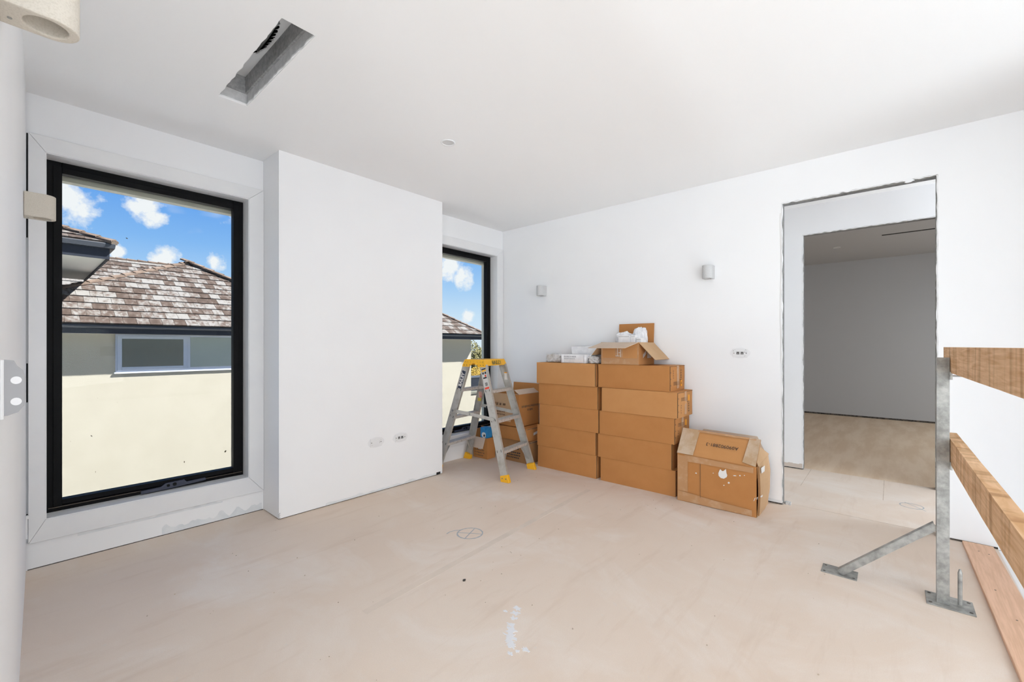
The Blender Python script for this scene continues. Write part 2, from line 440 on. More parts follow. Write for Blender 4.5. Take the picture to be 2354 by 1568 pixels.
# --- floor
fl = MB()
fl.box(-4.6, 10.1, -.50, YW + .1, -.06, 0); fl.box(-4.6, .5, -5.0, -.50, -.06, 0); fl.box(4.028, 10.1, -3.1, -.50, -.06, 0)
floor = struct('floor', fl, FLOOR)
struct('floor_far', MB().box(5.40, 9.95, -3.0, YW, -.02, .0012), mat('clean_floor_sheet', (.80, .63, .47), .75, col2=(.72, .54, .38), scale=3.5, detail=5, stretch=(.35, 2, 1), spec=.2))
struct('floor_lower', MB().box(-4.6, 4.2, -5.1, 4, -2.96, -2.9), CONC)
def decal(name, poly, z, mat_, parent, th=.0006):
    return MB().prism([(x, y, z) for x, y in poly], (0, 0, th)).build(name, mat_, parent)
# sheet joints, slightly proud filler
jo = MB()
jo.box(1.2, 3.45, 1.80, 1.845, 0, .0005, Matrix.Rotation(R(3.2), 4, 'Z'))
jo.build('sheet_joint', mat('filled_joint', (.70, .60, .51), .9, col2=(.76, .645, .545), scale=5), floor)
MB().box(4.10, 4.104, -.5, .66, 0, .0006).build('sheet_joint', JOINT, floor)
for k, yy in enumerate((.05, .62)):
    MB().box(4.7, 9.6, yy, yy + .004, 0, .0005).build('sheet_joint', JOINT, floor)
for xx in (5.9, 7.1, 8.3):
    MB().box(xx, xx + .004, -1.5, 2.5, 0, .0005).build('sheet_joint', JOINT, floor)
# drawn downlight mark: circle, cross and tail
def ring(mb, cx, cy, r, w, z=.0006, n=40, a0=0, a1=2 * PI, sx=1, sy=1):
    for i in range(n):
        a, b = a0 + (a1 - a0) * i / n, a0 + (a1 - a0) * (i + 1) / n
        k = .75 + .5 * random.random()
        p = [(cx + math.cos(t) * q * sx, cy + math.sin(t) * q * sy, z) for t, q in ((a, r - w * k / 2), (b, r - w * k / 2), (b, r + w * k / 2), (a, r + w * k / 2))]
        mb.add(p, [(0, 1, 2, 3)])
def strokes(mb, pts, w, z=.0006):
    for p, q in zip(pts[:-1], pts[1:]):
        d = Vector((q[0] - p[0], q[1] - p[1])); n = Vector((-d.y, d.x)).normalized() * w / 2
        mb.add([(p[0] - n.x, p[1] - n.y, z), (q[0] - n.x, q[1] - n.y, z), (q[0] + n.x, q[1] + n.y, z), (p[0] + n.x, p[1] + n.y, z)], [(0, 1, 2, 3)])
mk = MB(); ring(mk, 2.03, 2.15, .085, .010)
strokes(mk, [(1.985, 2.22), (2.075, 2.08)], .007); strokes(mk, [(1.96, 2.12), (2.10, 2.18)], .007)
strokes(mk, [(2.03, 2.235), (1.99, 2.26), (1.955, 2.27), (1.92, 2.262)], .008)
tag(mk.build('marker_symbol', CHALK, floor), 'crossed circle drawn on the floor')
mk = MB(); ring(mk, 7.55, .1, .10, .012, sx=1.3); strokes(mk, [(7.45, .0), (7.65, .16)], .01)
mk.build('marker_symbol', INKBR, floor)
mk = MB(); ring(mk, 6.5, .39, .07, .012); strokes(mk, [(6.4, .30), (6.6, .5)], .01); mk.build('marker_symbol', CHALK, floor)
mk = MB(); ring(mk, 4.68, -.12, .07, .008); strokes(mk, [(4.6, -.2), (4.76, -.08)], .006); mk.build('marker_symbol', CHALK, floor)
sp = MB()
for i, (x, y, r) in enumerate(((1.60, 1.36, .030), (1.565, 1.345, .026), (1.53, 1.325, .022), (1.485, 1.30, .024), (1.455, 1.275, .034), (1.425, 1.255, .036),
                               (1.40, 1.235, .03), (1.385, 1.21, .024), (1.345, 1.185, .015), (1.405, 1.15, .020), (1.545, 1.39, .014), (1.375, 1.17, .012))):
    sp.prism([(a, b, 0) for a, b in blob(x, y, r, 22, .72, seed=i, sx=.8, sy=1.2)], (0, 0, .0006 + .0001 * i))
tag(sp.build('paint_spill', SPLAT, floor), 'spilled white paint flecks')
cr = MB()
for i in range(110):
    x, y = random.uniform(.4, 3.6), random.uniform(.0, 3.3); r = random.uniform(.0015, .0042)
    cr.prism([(a, b, 0) for a, b in blob(x, y, r, 6, .4, seed=i)], (0, 0, r * .6))
tag(cr.build('debris', mat('debris', (.52, .41, .32), .9), floor), kind='stuff')
ch = MB(); ch.prism([(a, b, 0) for a, b in blob(1.60, 1.74, .009, 8, .4, seed=3, sx=1.4)], (0, 0, .005)); ch.build('chip', GAP, floor)

# --- ceiling with the cut-out for the air slot
SX0, SX1, SY0, SY1 = .768, .915, 2.005, 2.90
ce = MB()
for a in ((-4.6, SX0, -5.1, YW + .1), (SX1, 5.36, -5.1, YW + .1), (SX0, SX1, -5.1, SY0), (SX0, SX1, SY1, YW + .1)):
    ce.box(a[0], a[1], a[2], a[3], CZ, CZ + .012)
ceiling = struct('ceiling', ce, CEIL)
struct('ceiling_far', MB().box(5.36, 10.1, -3.1, YW + .3, 2.80, 2.81), FARGREY)
struct('roof_slab', MB().box(-5.0, 10.4, -5.5, 4.0, 3.05, 3.15), CONC)  # unseen slab over the house, put in to keep sun out of the rooms
# slot box: lower battens, dark upper sides, pale top with a torn hole
sl = MB()
sl.box(SX0 - .02, SX0, SY0, SY1, CZ + .012, CZ + .07); sl.box(SX1, SX1 + .02, SY0, SY1, CZ + .012, CZ + .07)
sl.box(SX0, SX1, SY0 - .02, SY0, CZ + .012, CZ + .07); sl.box(SX0 - .02, SX1 + .02, SY1, SY1 + .02, CZ + .012, CZ + .07)
sl.build('slot_batten', GREYBOARD, ceiling)
sl = MB()
sl.box(SX0 - .05, SX0 - .012, SY0, SY1, CZ + .07, CZ + .17); sl.box(SX1 - .012, SX1 + .05, SY0, SY1, CZ + .07, CZ + .17)
sl.box(SX0 - .012, SX1 - .012, SY0 - .03, SY0 + .008, CZ + .07, CZ + .17); sl.box(SX0 - .012, SX1 - .012, SY1 - .01, SY1 + .03, CZ + .07, CZ + .17)
sl.build('slot_duct', DUCT, ceiling)
hy = [2.25 + .39 * i / 40 for i in range(41)]
left = [(SX0 + .01 + .006 * random.random(), y) for y in hy]
rg = [(SX0 + .055 + .062 * math.sin(PI * min(1, max(0, (y - 2.245) / .40))) ** .4 + .007 * random.random(), y) for y in hy]
top = MB()
zt = CZ + .165
vs = []
for (lx, ly), (rx, ry) in zip(left, rg): vs += [(rx, ry, zt), (SX1, ry, zt)]
top.add(vs, [(2 * i, 2 * i + 1, 2 * i + 3, 2 * i + 2) for i in range(40)])
vs = []
for (lx, ly), (rx, ry) in zip(left, rg): vs += [(SX0 - .05, ly, zt), (lx, ly, zt)]
top.add(vs, [(2 * i, 2 * i + 1, 2 * i + 3, 2 * i + 2) for i in range(40)])
top.box(SX0 - .05, SX1, SY0 - .02, 2.25, zt, zt + .005); top.box(SX0 - .05, SX1, 2.64, SY1 + .02, zt, zt + .005)
top.build('slot_liner', LINER, ceiling)
MB().box(SX0 - .06, SX1 + .05, SY0 - .04, SY1 + .04, CZ + .30, CZ + .31).build('slot_cavity', DARK, ceiling)
MB().tube([(SX0 + .13, 2.30, CZ + .22), (SX0 + .115, 2.40, CZ + .215), (SX0 + .125, 2.52, CZ + .22), (SX0 + .13, 2.68, CZ + .225)], .006, 8).build('cable', GREYBOARD, ceiling)
fr = MB()
for i in range(10):                                     # torn liner fringe along the hole
    y = 2.28 + .034 * i; x = rg[min(40, int((y - 2.25) / .39 * 40))][0]
    fr.add([(x + .004, y, zt - .001), (x + .004, y + .016, zt - .002), (x - .016, y + .013, zt - .012), (x - .014, y + .003, zt - .016)], [(0, 1, 2, 3)])
fr.build('torn_edge', LINER, ceiling)
# ragged plaster edge around the cut-out
def ragged(name, p, q, inward, wmin, wmax, mat_, parent, n=60, th=.003, norm=None, seed=0):
    """strip along p->q on a face, other edge wanders; inward = direction of the wandering edge"""
    rnd = random.Random(seed); p, q, inward = Vector(p), Vector(q), Vector(inward).normalized()
    vs = []
    for i in range(n + 1):
        c = p.lerp(q, i / n); w = wmin + (wmax - wmin) * max(0, min(1, .5 + .9 * noise.noise(Vector((i * .23 + seed * 9.1, seed, 0))) + .16 * (rnd.random() - .5)))
        vs += [c, c + inward * w]
    mb = MB(); k = len(vs)
    off = Vector(norm) * th
    mb.add(vs + [v + off for v in vs],
           [(2 * i, 2 * i + 2, 2 * i + 3, 2 * i + 1) for i in range(n)] + [(k + 2 * i, k + 2 * i + 1, k + 2 * i + 3, k + 2 * i + 2) for i in range(n)] +
           [(2 * i + 1, 2 * i + 3, k + 2 * i + 3, k + 2 * i + 1) for i in range(n)] + [(2 * i, k + 2 * i, k + 2 * i + 2, 2 * i + 2) for i in range(n)] +
           [(0, 1, k + 1, k), (2 * n, k + 2 * n, k + 2 * n + 1, 2 * n + 1)])
    return mb.build(name, mat_, parent)
ragged('plaster_edge', (SX0, SY0, CZ + .004), (SX0, SY1, CZ + .004), (1, 0, 0), .0, .008, CEIL, ceiling, 70, .008, (0, 0, 1), 1)
ragged('plaster_edge', (SX1, SY0, CZ + .004), (SX1, SY1, CZ + .004), (-1, 0, 0), .0, .008, CEIL, ceiling, 70, .008, (0, 0, 1), 2)
ragged('plaster_edge', (SX0, SY1, CZ + .004), (SX1, SY1, CZ + .004), (0, -1, 0), .0, .008, CEIL, ceiling, 20, .008, (0, 0, 1), 3)
# far room: dark slot in its ceiling
MB().box(7.86, 7.90, -1.2, .10, 2.795, 2.8005).build('ceiling_slot', DARK, bpy.data.objects['ceiling_far'])

def recessed_light(x, y, z, label):
    t = thing('downlight', label, 'downlight', (x, y, z), group='round recessed ceiling lights')
    mb = MB(); n = 36
    prof = [(.050, 0), (.050, -.004), (.043, -.005), (.040, -.001), (.034, .03)]
    vs = [(x + math.cos(2 * PI * i / n) * r, y + math.sin(2 * PI * i / n) * r, z + h) for r, h in prof for i in range(n)]
    mb.add(vs, [(k * n + i, k * n + (i + 1) % n, (k + 1) * n + (i + 1) % n, (k + 1) * n + i) for k in range(4) for i in range(n)])
    mb.build('trim_ring', TRIM, t, smooth=True)
    mb = MB(); mb.cyl((x, y, z - .0005), (0, 0, 1), .041, .004, n); mb.build('diffuser', mat('diffuser', (.68, .68, .68), .5), t)
recessed_light(2.009, 2.351, CZ, 'white round recessed downlight in the main ceiling near the wall pier')
recessed_light(8.4, .64, 2.80, 'small downlight in the dark ceiling beyond the doorway')

# --- window wall, inner lining and outer render
def wall_with_holes(x0, x1, y0, y1, z0, z1, holes):
    mb = MB(); xs = x0
    for (hx0, hx1, hz0, hz1) in holes:
        mb.box(xs, hx0, y0, y1, z0, z1); mb.box(hx0, hx1, y0, y1, z0, hz0); mb.box(hx0, hx1, y0, y1, hz1, z1); xs = hx1
    mb.box(xs, x1, y0, y1, z0, z1)
    return mb
ww = struct('wall_window', wall_with_holes(-.2, 5.43, YW, 3.80, 0, CZ, [(a, b, WZ0, WZ1) for a, b in WIN]), WHITE)
struct('wall_outer', wall_with_holes(-4.7, 10.2, 3.86, 3.92, -3.5, 3.06, [(a + .03, b - .018, .31, 2.29) for a, b in WIN]), SAGE)
struct('wall_inner', wall_with_holes(-4.7, 10.2, 3.80, 3.86, -3.5, 3.06, [(a - .0, b + .0, .272, 2.381) for a, b in WIN]), DARK)
# undercoat smears low on the window wall
def smear(name, x0, x1, z0, z1, y, seed, parent, up=True):
    return ragged(name, (x0, y, z0), (x1, y, z0), (0, 0, 1), (z1 - z0) * .15, (z1 - z0), UNDER, parent, 50, .0006, (0, -1, 0), seed)
smear('undercoat_smear', .65, 1.262, .004, .075, YW, 11, ww); smear('undercoat_smear', .25, 1.0, .130, .152, YW, 12, ww)
MB().box(.05, 1.27, YW - .0008, YW, .0, .005).build('base_gap', GAP, ww)

# --- pier between the two windows
PX0, PX1, PY = 1.2716, 2.8034, 3.368
pier = struct('wall_middle', MB().box(PX0, PX1, PY, YW, .006, CZ), WHITE)
MB().box(PX0 + .008, PX1 - .008, PY + .008, YW, 0, .006).build('bottom_plate', GAP, pier)
ragged('undercoat_smear', (1.62, PY, .006), (PX1, PY, .006), (0, 0, 1), .006, .028, UNDER, pier, 60, .0006, (0, -1, 0), 21)
MB().box(PX1 - .075, PX1 - .025, PY - .0008, PY, .004, .026).build('base_hole_dark', DARK, pier)  # black patch painted for the dark inside of a hole
bead = MB()
for i in range(9): bead.cyl((PX0 - .0006 + .004 * (i % 3) - .001, PY - .001, .006 + .005 * i), (0, -1, 0), .0022, .001, 8)
bead.build('corner_bead', GAP, pier)

# --- architraves
def architrave(name, x0, x1, label):
    t = thing(name, label, None, ((x0 + x1) / 2, YW, .15), kind='structure')
    z0, z1 = .152, 2.472
    ax0, ax1 = x0, x1
    ix0, ix1 = (WIN[0] if x0 < 2 else WIN[1])
    y0, y1 = YW - .018, YW
    def bar(pts): MB().prism([(x, y0, z) for x, z in pts], (0, y1 - y0, 0)).build('architrave', TRIM, t, bevel=.0016)
    g = .0007
    bar([(ax0 + g, z1), (ax1 - g, z1), (ix1 - g, WZ1), (ix0 + g, WZ1)])
    bar([(ax0 + g, z0), (ix0 + g, WZ0), (ix1 - g, WZ0), (ax1 - g, z0)])
    bar([(ax0, z0 + g), (ax0, z1 - g), (ix0, WZ1 - g), (ix0, WZ0 + g)])
    bar([(ax1, z0 + g), (ix1, WZ0 + g), (ix1, WZ1 - g), (ax1, z1 - g)])
    rv = MB()
    q = .004
    rv.box(ix0 - .012, ix0 + q, y1 - .012, 3.785, WZ0, WZ1); rv.box(ix1 - q, ix1 + .012, y1 - .012, 3.785, WZ0, WZ1)
    rv.box(ix0 + q, ix1 - q, y1 - .012, 3.785, WZ0 - .012, WZ0 + q); rv.box(ix0 + q, ix1 - q, y1 - .012, 3.785, WZ1 - q, WZ1 + .012)
    rv.build('reveal_lining', TRIM, t)
    return t
architrave('trim_1', .052, 1.2705, 'white mitred architrave around the large window nearest the camera')
architrave('trim_2', 2.8045, 4.022, 'white mitred architrave around the window behind the stepladder')
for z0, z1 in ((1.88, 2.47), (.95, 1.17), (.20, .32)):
    MB().box(.0455, .0515, YW - .0015, YW, z0, z1).build('gap_shade', DARK, ww)  # flat dark strips painted for the shade in the joint beside the architrave

# --- black windows
def make_window(name, x0, x1, label, specks):
    t = thing(name, label, None, ((x0 + x1) / 2, 3.80, WZ0), kind='structure')
    z0, z1 = WZ0 + .004, WZ1 - .004; x0 += .004; x1 -= .004; w = .066
    f = MB(); ya, yb = 3.776, 3.83
    f.box(x0, x0 + w, ya, yb, z0, z1); f.box(x1 - w, x1, ya, yb, z0, z1)
    f.box(x0 + w, x1 - w, ya, yb, z1 - w, z1); f.box(x0 + w, x1 - w, ya + .02, yb, z0, z0 + w * .55)
    f.build('frame', BLACK, t, bevel=.002)
    s = MB(); k = .030
    s.box(x0 + k, x0 + w + .002, ya - .008, ya, z0 + k, z1 - k); s.box(x1 - w - .002, x1 - k, ya - .008, ya, z0 + k, z1 - k)
    s.box(x0 + w + .002, x1 - w - .002, ya - .008, ya, z1 - w - .002, z1 - k); s.box(x0 + w, x1 - w, ya - .006, yb, z0 + w * .55, z0 + w)
    s.build('sash', BLACK, t, bevel=.0015)
    MB().box(x0 + .01, x1 - .01, ya - .0085, ya - .005, z0 + .024, z0 + .027).build('seal', BRONZE, t)
    MB().box(x0 + .004, x1 - .004, ya + .004, ya + .02, z0, z0 + .03).build('lower_track', BLACK, t)
    MB().box(x0 + w - .006, x1 - w + .006, 3.806, 3.811, z0 + w - .006, z1 - w + .006).build('pane', GLASS, t)
    cx = (x0 + x1) / 2 + .10
    wd = MB()
    prof = [(-.19, .012), (-.19, .034), (-.085, .036), (-.06, .056), (.045, .058), (.06, .04), (.17, .044), (.175, .026), (.06, .02), (-.04, .014)]
    wd.prism([(cx + a, ya - .024, z0 + b - .006) for a, b in prof], (0, .016, 0))
    wd.build('winder', WINDER, t, bevel=.002)
    kn = MB(); kn.cyl((cx - .01, ya - .03, z0 + .034), (0, 1, 0), .011, .008, 16); kn.cyl((cx - .045, ya - .028, z0 + .032), (0, 1, 0), .009, .006, 16)
    kn.build('winder_knob', BLACK, t)
    if specks:
        rnd = random.Random(5); d = MB()
        for i in range(75):
            x = rnd.uniform(x0 + .08, x1 - .08); z = rnd.uniform(.36, 1.05) if i < 62 else rnd.uniform(1.05, 2.2)
            r = .0011 + .0016 * rnd.random() ** 3
            d.prism([(a, 3.8055, b) for a, b in blob(x, z, r, 7, .5, seed=i)], (0, .0004, 0))
        for (x, z, sx, sz, a) in ((1.055, .47, .007, .011, .4), (.80, .44, .0035, .011, .0), (.322, .70, .0022, .009, -.7), (.49, 1.98, .006, .004, .5), (.34, .47, .0016, .008, 0), (.78, .335, .003, .018, -.5)):
            M = Matrix.Translation((x, 3.8055, z)) @ Matrix.Rotation(a, 4, 'Y')
            d.prism([(p, 0, q) for p, q in blob(0, 0, 1, 12, .45, sx=sx, sy=sz, seed=int(x * 100))], (0, .0004, 0), M)
        tag(d.build('dirt_specks', mat('dirt', (.05, .04, .02), .9), t), kind='stuff')
    return t
make_window('window_1', *WIN[0], 'tall black framed window looking onto the tiled roof', True)
make_window('window_2', *WIN[1], 'black framed window behind the stepladder', False)

# --- left wall, a touch out of square
def lx(y): return .044 - (3.673 - y) * .0262
lw = MB(); ya, yb = .9, 3.655
lw.prism([(lx(ya), ya, 0), (lx(yb), yb, 0), (lx(yb) - .13, yb, 0), (lx(ya) - .13, ya, 0)], (0, 0, CZ))
wl = struct('wall_left', lw, WHITE)
hg = MB(); hy_ = 1.30                                       # painted-over hinge leaf standing off the wall
prof = [(0, -.052), (.010, -.052), (.024, -.046), (.031, -.034), (.033, -.020), (.033, .022), (.030, .036), (.022, .046), (.018, .056), (.006, .058), (0, .056)]
hg.prism([(lx(hy_) + a, hy_, 1.183 + b) for a, b in prof], (0, .003, 0))
hl = hg.build('hinge_leaf', mat('painted_steel', (.40, .40, .41), .6), wl, bevel=.0006)
for zz in (1.158, 1.200):
    MB().cyl((lx(hy_) + .021, hy_ - .0006, zz), (0, 1, 0), .0075, .001, 18).build('screw_hole', WHITE, hl)
MB().tube([(lx(hy_) + .002, hy_, 1.125), (lx(hy_) + .002, hy_, 1.24)], .0035, 10).build('hinge_pin', TRIM, hl)
hg = MB(); hg.box(lx(3.60) - .001, lx(3.60) + .008, 3.60, 3.61, .20, .33); hg.box(lx(3.60), lx(3.60) + .014, 3.595, 3.612, .31, .33)
hg.build('hinge_leaf', TRIM, wl, bevel=.001)
# landing behind the camera
struct('wall_near_left', MB().box(-4.6, lx(.9) - .12, .9, 1.02, 0, CZ), WHITE)
struct('wall_rear', MB().box(-4.6, -4.5, -5.0, -4.4, 0, CZ).box(-4.6, -4.5, .4, .9, 0, CZ).box(-4.6, -4.5, -4.4, .4, 0, .1).box(-4.6, -4.5, -4.4, .4, 2.5, CZ), WHITE)
def rear_window(name, b, axis, label, m):
    t = thing(name, label, None, (b[0], b[2], b[4]), kind='structure')
    x0, x1, y0, y1, z0, z1 = b
    f = MB()
    if axis == 'x':
        for a in (y0, (y0 + y1) / 2 - .03, y1 - .06): f.box(x0, x1, a, a + .06, z0, z1)
        f.box(x0, x1, y0, y1, z0, z0 + .06); f.box(x0, x1, y0, y1, z1 - .06, z1)
        MB().box(x0 + .02, x0 + .026, y0 + .05, y1 - .05, z0 + .05, z1 - .05).build('pane', m, t)
    else:
        for a in (x0, (x0 + x1) / 2 - .03, x1 - .06): f.box(a, a + .06, y0, y1, z0, z1)
        f.box(x0, x1, y0, y1, z0, z0 + .06); f.box(x0, x1, y0, y1, z1 - .06, z1)
        MB().box(x0 + .05, x1 - .05, y0 + .02, y0 + .026, z0 + .05, z1 - .05).build('pane', m, t)
    f.build('frame', BLACK, t)
rear_window('window_3', (-4.59, -4.52, -4.4, .4, .1, 2.5), 'x', 'large unseen window added on the landing to let light in', GLASS)  # made-up opening out of view, there to admit sky light
struct('wall_rear_right', wall_with_holes(-4.6, 4.14, -5.1, -5.0, -2.96, CZ, [(-3.8, 3.4, .1, 2.5)]), WHITE)
rear_window('window_4', (-3.8, 3.4, -5.09, -5.03, .1, 2.5), 'y', 'large unseen window added over the stair, with a translucent blind to stop direct sun', BLIND)  # made-up opening out of view; its blind is added to block direct sun
struct('wall_lower', MB().box(.5, 4.028, -.60, -.50, -2.9, -.002).box(.40, .5, -5.0, -.50, -2.9, -.06), WHITE)
struct('wall_light_baffle', MB().box(2.9, XR, -1.42, -1.30, -2.9, CZ), WHITE)  # added nib wall out of view, shades the right wall from the fill lights
struct('trim_3', MB().box(.5, XR, -.505, -.494, -.20, -.001), TRIM, label='white fascia along the floor edge at the stair void')

# --- wall with the doorway
DY0, DY1, DZ = -.23, .66, 2.407
rw = MB()
rw.box(XR, XR + .11, DY1, YW, .014, CZ); rw.box(XR, XR + .11, -5.0, DY0, .014, CZ); rw.box(XR, XR + .11, DY0, DY1, DZ, CZ)
rw.box(XR, XR + .11, -5.0, -.50, -2.9, .014)
wr = struct('wall_right', rw, WHITE)
MB().box(XR + .010, XR + .10, DY1 + .004, YW, 0, .014).box(XR + .010, XR + .10, -.50, DY0 - .004, 0, .014).build('bottom_plate', GAP, wr)
ragged('undercoat_smear', (XR, .665, .016), (XR, .78, .016), (0, 0, 1), .01, .03, UNDER, wr, 14, .0006, (-1, 0, 0), 31)
# --- door lining of steel studs and broken plaster edges
def doorway(name, x0, x1, y0, y1, z1, label):
    t = thing(name, label, None, (x0, (y0 + y1) / 2, 0), kind='structure')
    s = MB()
    s.box(x0 + .012, x1 - .012, y1 - .002, y1 + .0005, .0, z1); s.box(x0 + .012, x1 - .012, y0 - .0005, y0 + .002, 0, z1)
    s.box(x0 + .012, x1 - .012, y0, y1, z1 - .002, z1 + .0005)
    s.build('steel_stud', STUD, t)
    lip = MB()
    lip.box(x0 + .016, x0 + .024, y1 - .008, y1, 0, z1); lip.box(x0 + .016, x0 + .024, y0, y0 + .008, 0, z1); lip.box(x0 + .016, x0 + .024, y0, y1, z1 - .008, z1)
    lip.build('stud_lip', GALV, t)
    for k, (p, q, inw) in enumerate((((x0, y1, .02), (x0, y1, z1), (0, -1, 0)), ((x0, y0, .02), (x0, y0, z1), (0, 1, 0)), ((x0, y0, z1), (x0, y1, z1), (0, 0, -1)))):
        ragged('plaster_edge', p, q, inw, .0, .008, WHITE, t, 110, .010, (1, 0, 0), 41 + k + int(x0 * 7))
        ragged('plaster_crack', (p[0], p[1], p[2]), q, [-c for c in inw], .0, .004, PLASTER, t, 110, .0008, (-1, 0, 0), 61 + k + int(x0 * 7))
    return t
d1 = doorway('door_1', XR, XR + .11, DY0, DY1, DZ, 'unlined doorway opening with raw steel stud edges')
bk = MB()
rnd = random.Random(3)
bk.prism([(XR - .001, a, b) for a, b in blob(-.09, DZ - .004, .030, 16, .5, seed=4, sx=1.2, sy=.55)], (.012, 0, 0))
bk.build('plaster_lump', WHITE, d1)
cw = MB(); pts = [(XR - .002, DY1 + .006 + .003 * math.sin(z * 9), z) for z in [2.33 - .1 * i for i in range(13)]]
cw.tube(pts, .0018, 6); cw.build('loose_tape', STWHITE, d1)
lump = MB()
for i, (dx, dy, s_) in enumerate(((0, 0, .018), (.02, -.015, .013), (-.012, -.02, .010), (.012, .02, .009))):
    lump.prism([(XR + .05 + dx + a, DY1 - .03 + dy + b, 0) for a, b in blob(0, 0, s_, 8, .4, seed=i)], (0, 0, s_ * 1.3))
tag(lump.build('rubble', PLASTER), 'small plaster rubble at the foot of the doorway jamb', 'rubble', kind='stuff')

# --- hall beyond, with the second doorway, and the far room
HX = 5.319
hw = MB(); hw.box(HX, HX + .11, .687, YW + .1, .012, 2.82); hw.box(HX, HX + .11, -3.1, -.298, .012, 2.82); hw.box(HX, HX + .11, -.298, .687, 2.408, 2.82)
wh = struct('wall_far', hw, WHITE)
MB().box(HX + .008, HX + .1, .69, YW, 0, .012).box(HX + .008, HX + .1, -3.0, -.30, 0, .012).build('bottom_plate', GAP, wh)
ragged('undercoat_smear', (HX, .69, .014), (HX, .90, .014), (0, 0, 1), .02, .06, mat('raw_board', (.66, .58, .51), .9), wh, 20, .0006, (-1, 0, 0), 33)
doorway('door_2', HX, HX + .11, -.298, .687, 2.408, 'second unlined doorway opening at the dark room beyond the hall')
struct('wall_far_right', MB().box(4.0, 5.43, -3.1, -3.0, 0, CZ), WHITE)
struct('wall_far_left', MB().box(4.138, HX, YW, YW + .1, 0, CZ), WHITE)
far = struct('wall_back', MB().box(9.9, 10.0, -3.1, YW + .3, .03, 2.82), FARGREY)
MB().box(9.91, 10.0, -3.0, YW, 0, .03).build('bottom_plate', GAP, far)
for yy in (-.35, .05, .42, .80): MB().box(9.895, 9.91, yy, yy + .035, .004, .03).build('packer', BRONZE, far)
struct('wall_back_right', MB().box(5.43, 10.0, -3.1, -3.0, 0, 2.82), FARGREY)
struct('wall_back_left', MB().box(5.43, 10.0, YW + .05, YW + .12, 0, 2.82), WHITE)

# --- wall outlet plates
def outlet(origin, xdir, ydir, label, ports):
    M = frame_matrix(origin, xdir, ydir)
    t = thing('wall_plate', label, 'wall plate', origin, group='uncovered electrical mounting plates')
    def tr(mb, name, m, bevel=0, par=t):
        mb.v = [M @ v for v in mb.v]; return mb.build(name, m, par, bevel)
    plaster_ = MB().prism([(a, b, 0) for a, b in blob(0, 0, 1, 26, .06, sx=.082, sy=.046, seed=int(origin[0] * 99))], (0, 0, .0008)); tr(plaster_, 'cut_ring', mat('cut_ring', (.84, .84, .85), .9))
    tr(MB().box(-.057, .057, -.036, .036, .0008, .005), 'plate', TRIM, .0014)
    pl = MB()
    rnd = random.Random(int(origin[1] * 100))
    for (a, b) in ((-.047, 0), (.047, 0)): pl.cyl((a, b, .005), (0, 0, 1), .0036, .0006, 10)
    for i in range(14):
        a = rnd.choice((-1, 1)) * rnd.uniform(.032, .052); pl.cyl((a, rnd.uniform(-.03, .03), .005), (0, 0, 1), rnd.uniform(.0010, .0022), .0005, 8)
    tr(pl, 'screw_holes', GAP)
    if ports:
        for a in (-.016, .016):
            sq = tr(MB().box(a - .012, a + .012, -.012, .012, .005, .0062), 'port', mat('port_grey', (.30, .30, .30), .6), .0006)
            tr(MB().box(a - .007, a + .007, -.007, .007, .0062, .0066), 'socket', DARK, 0, sq)
            tr(MB().box(a - .003, a + .003, -.004, .001, .0066, .0070), 'pin', STWHITE, 0, sq)
    return t
outlet((2.065, PY, .434), (1, 0, 0), (0, 0, 1), 'blank white electrical mounting plate on the pier, further from the stepladder', False)
outlet((2.312, PY, .437), (1, 0, 0), (0, 0, 1), 'white mounting plate with two dark sockets on the pier, nearer the stepladder', True)
outlet((XR, .962, 1.209), (0, -1, 0), (0, 0, 1), 'white mounting plate with two dark sockets between the boxes and the doorway', True)

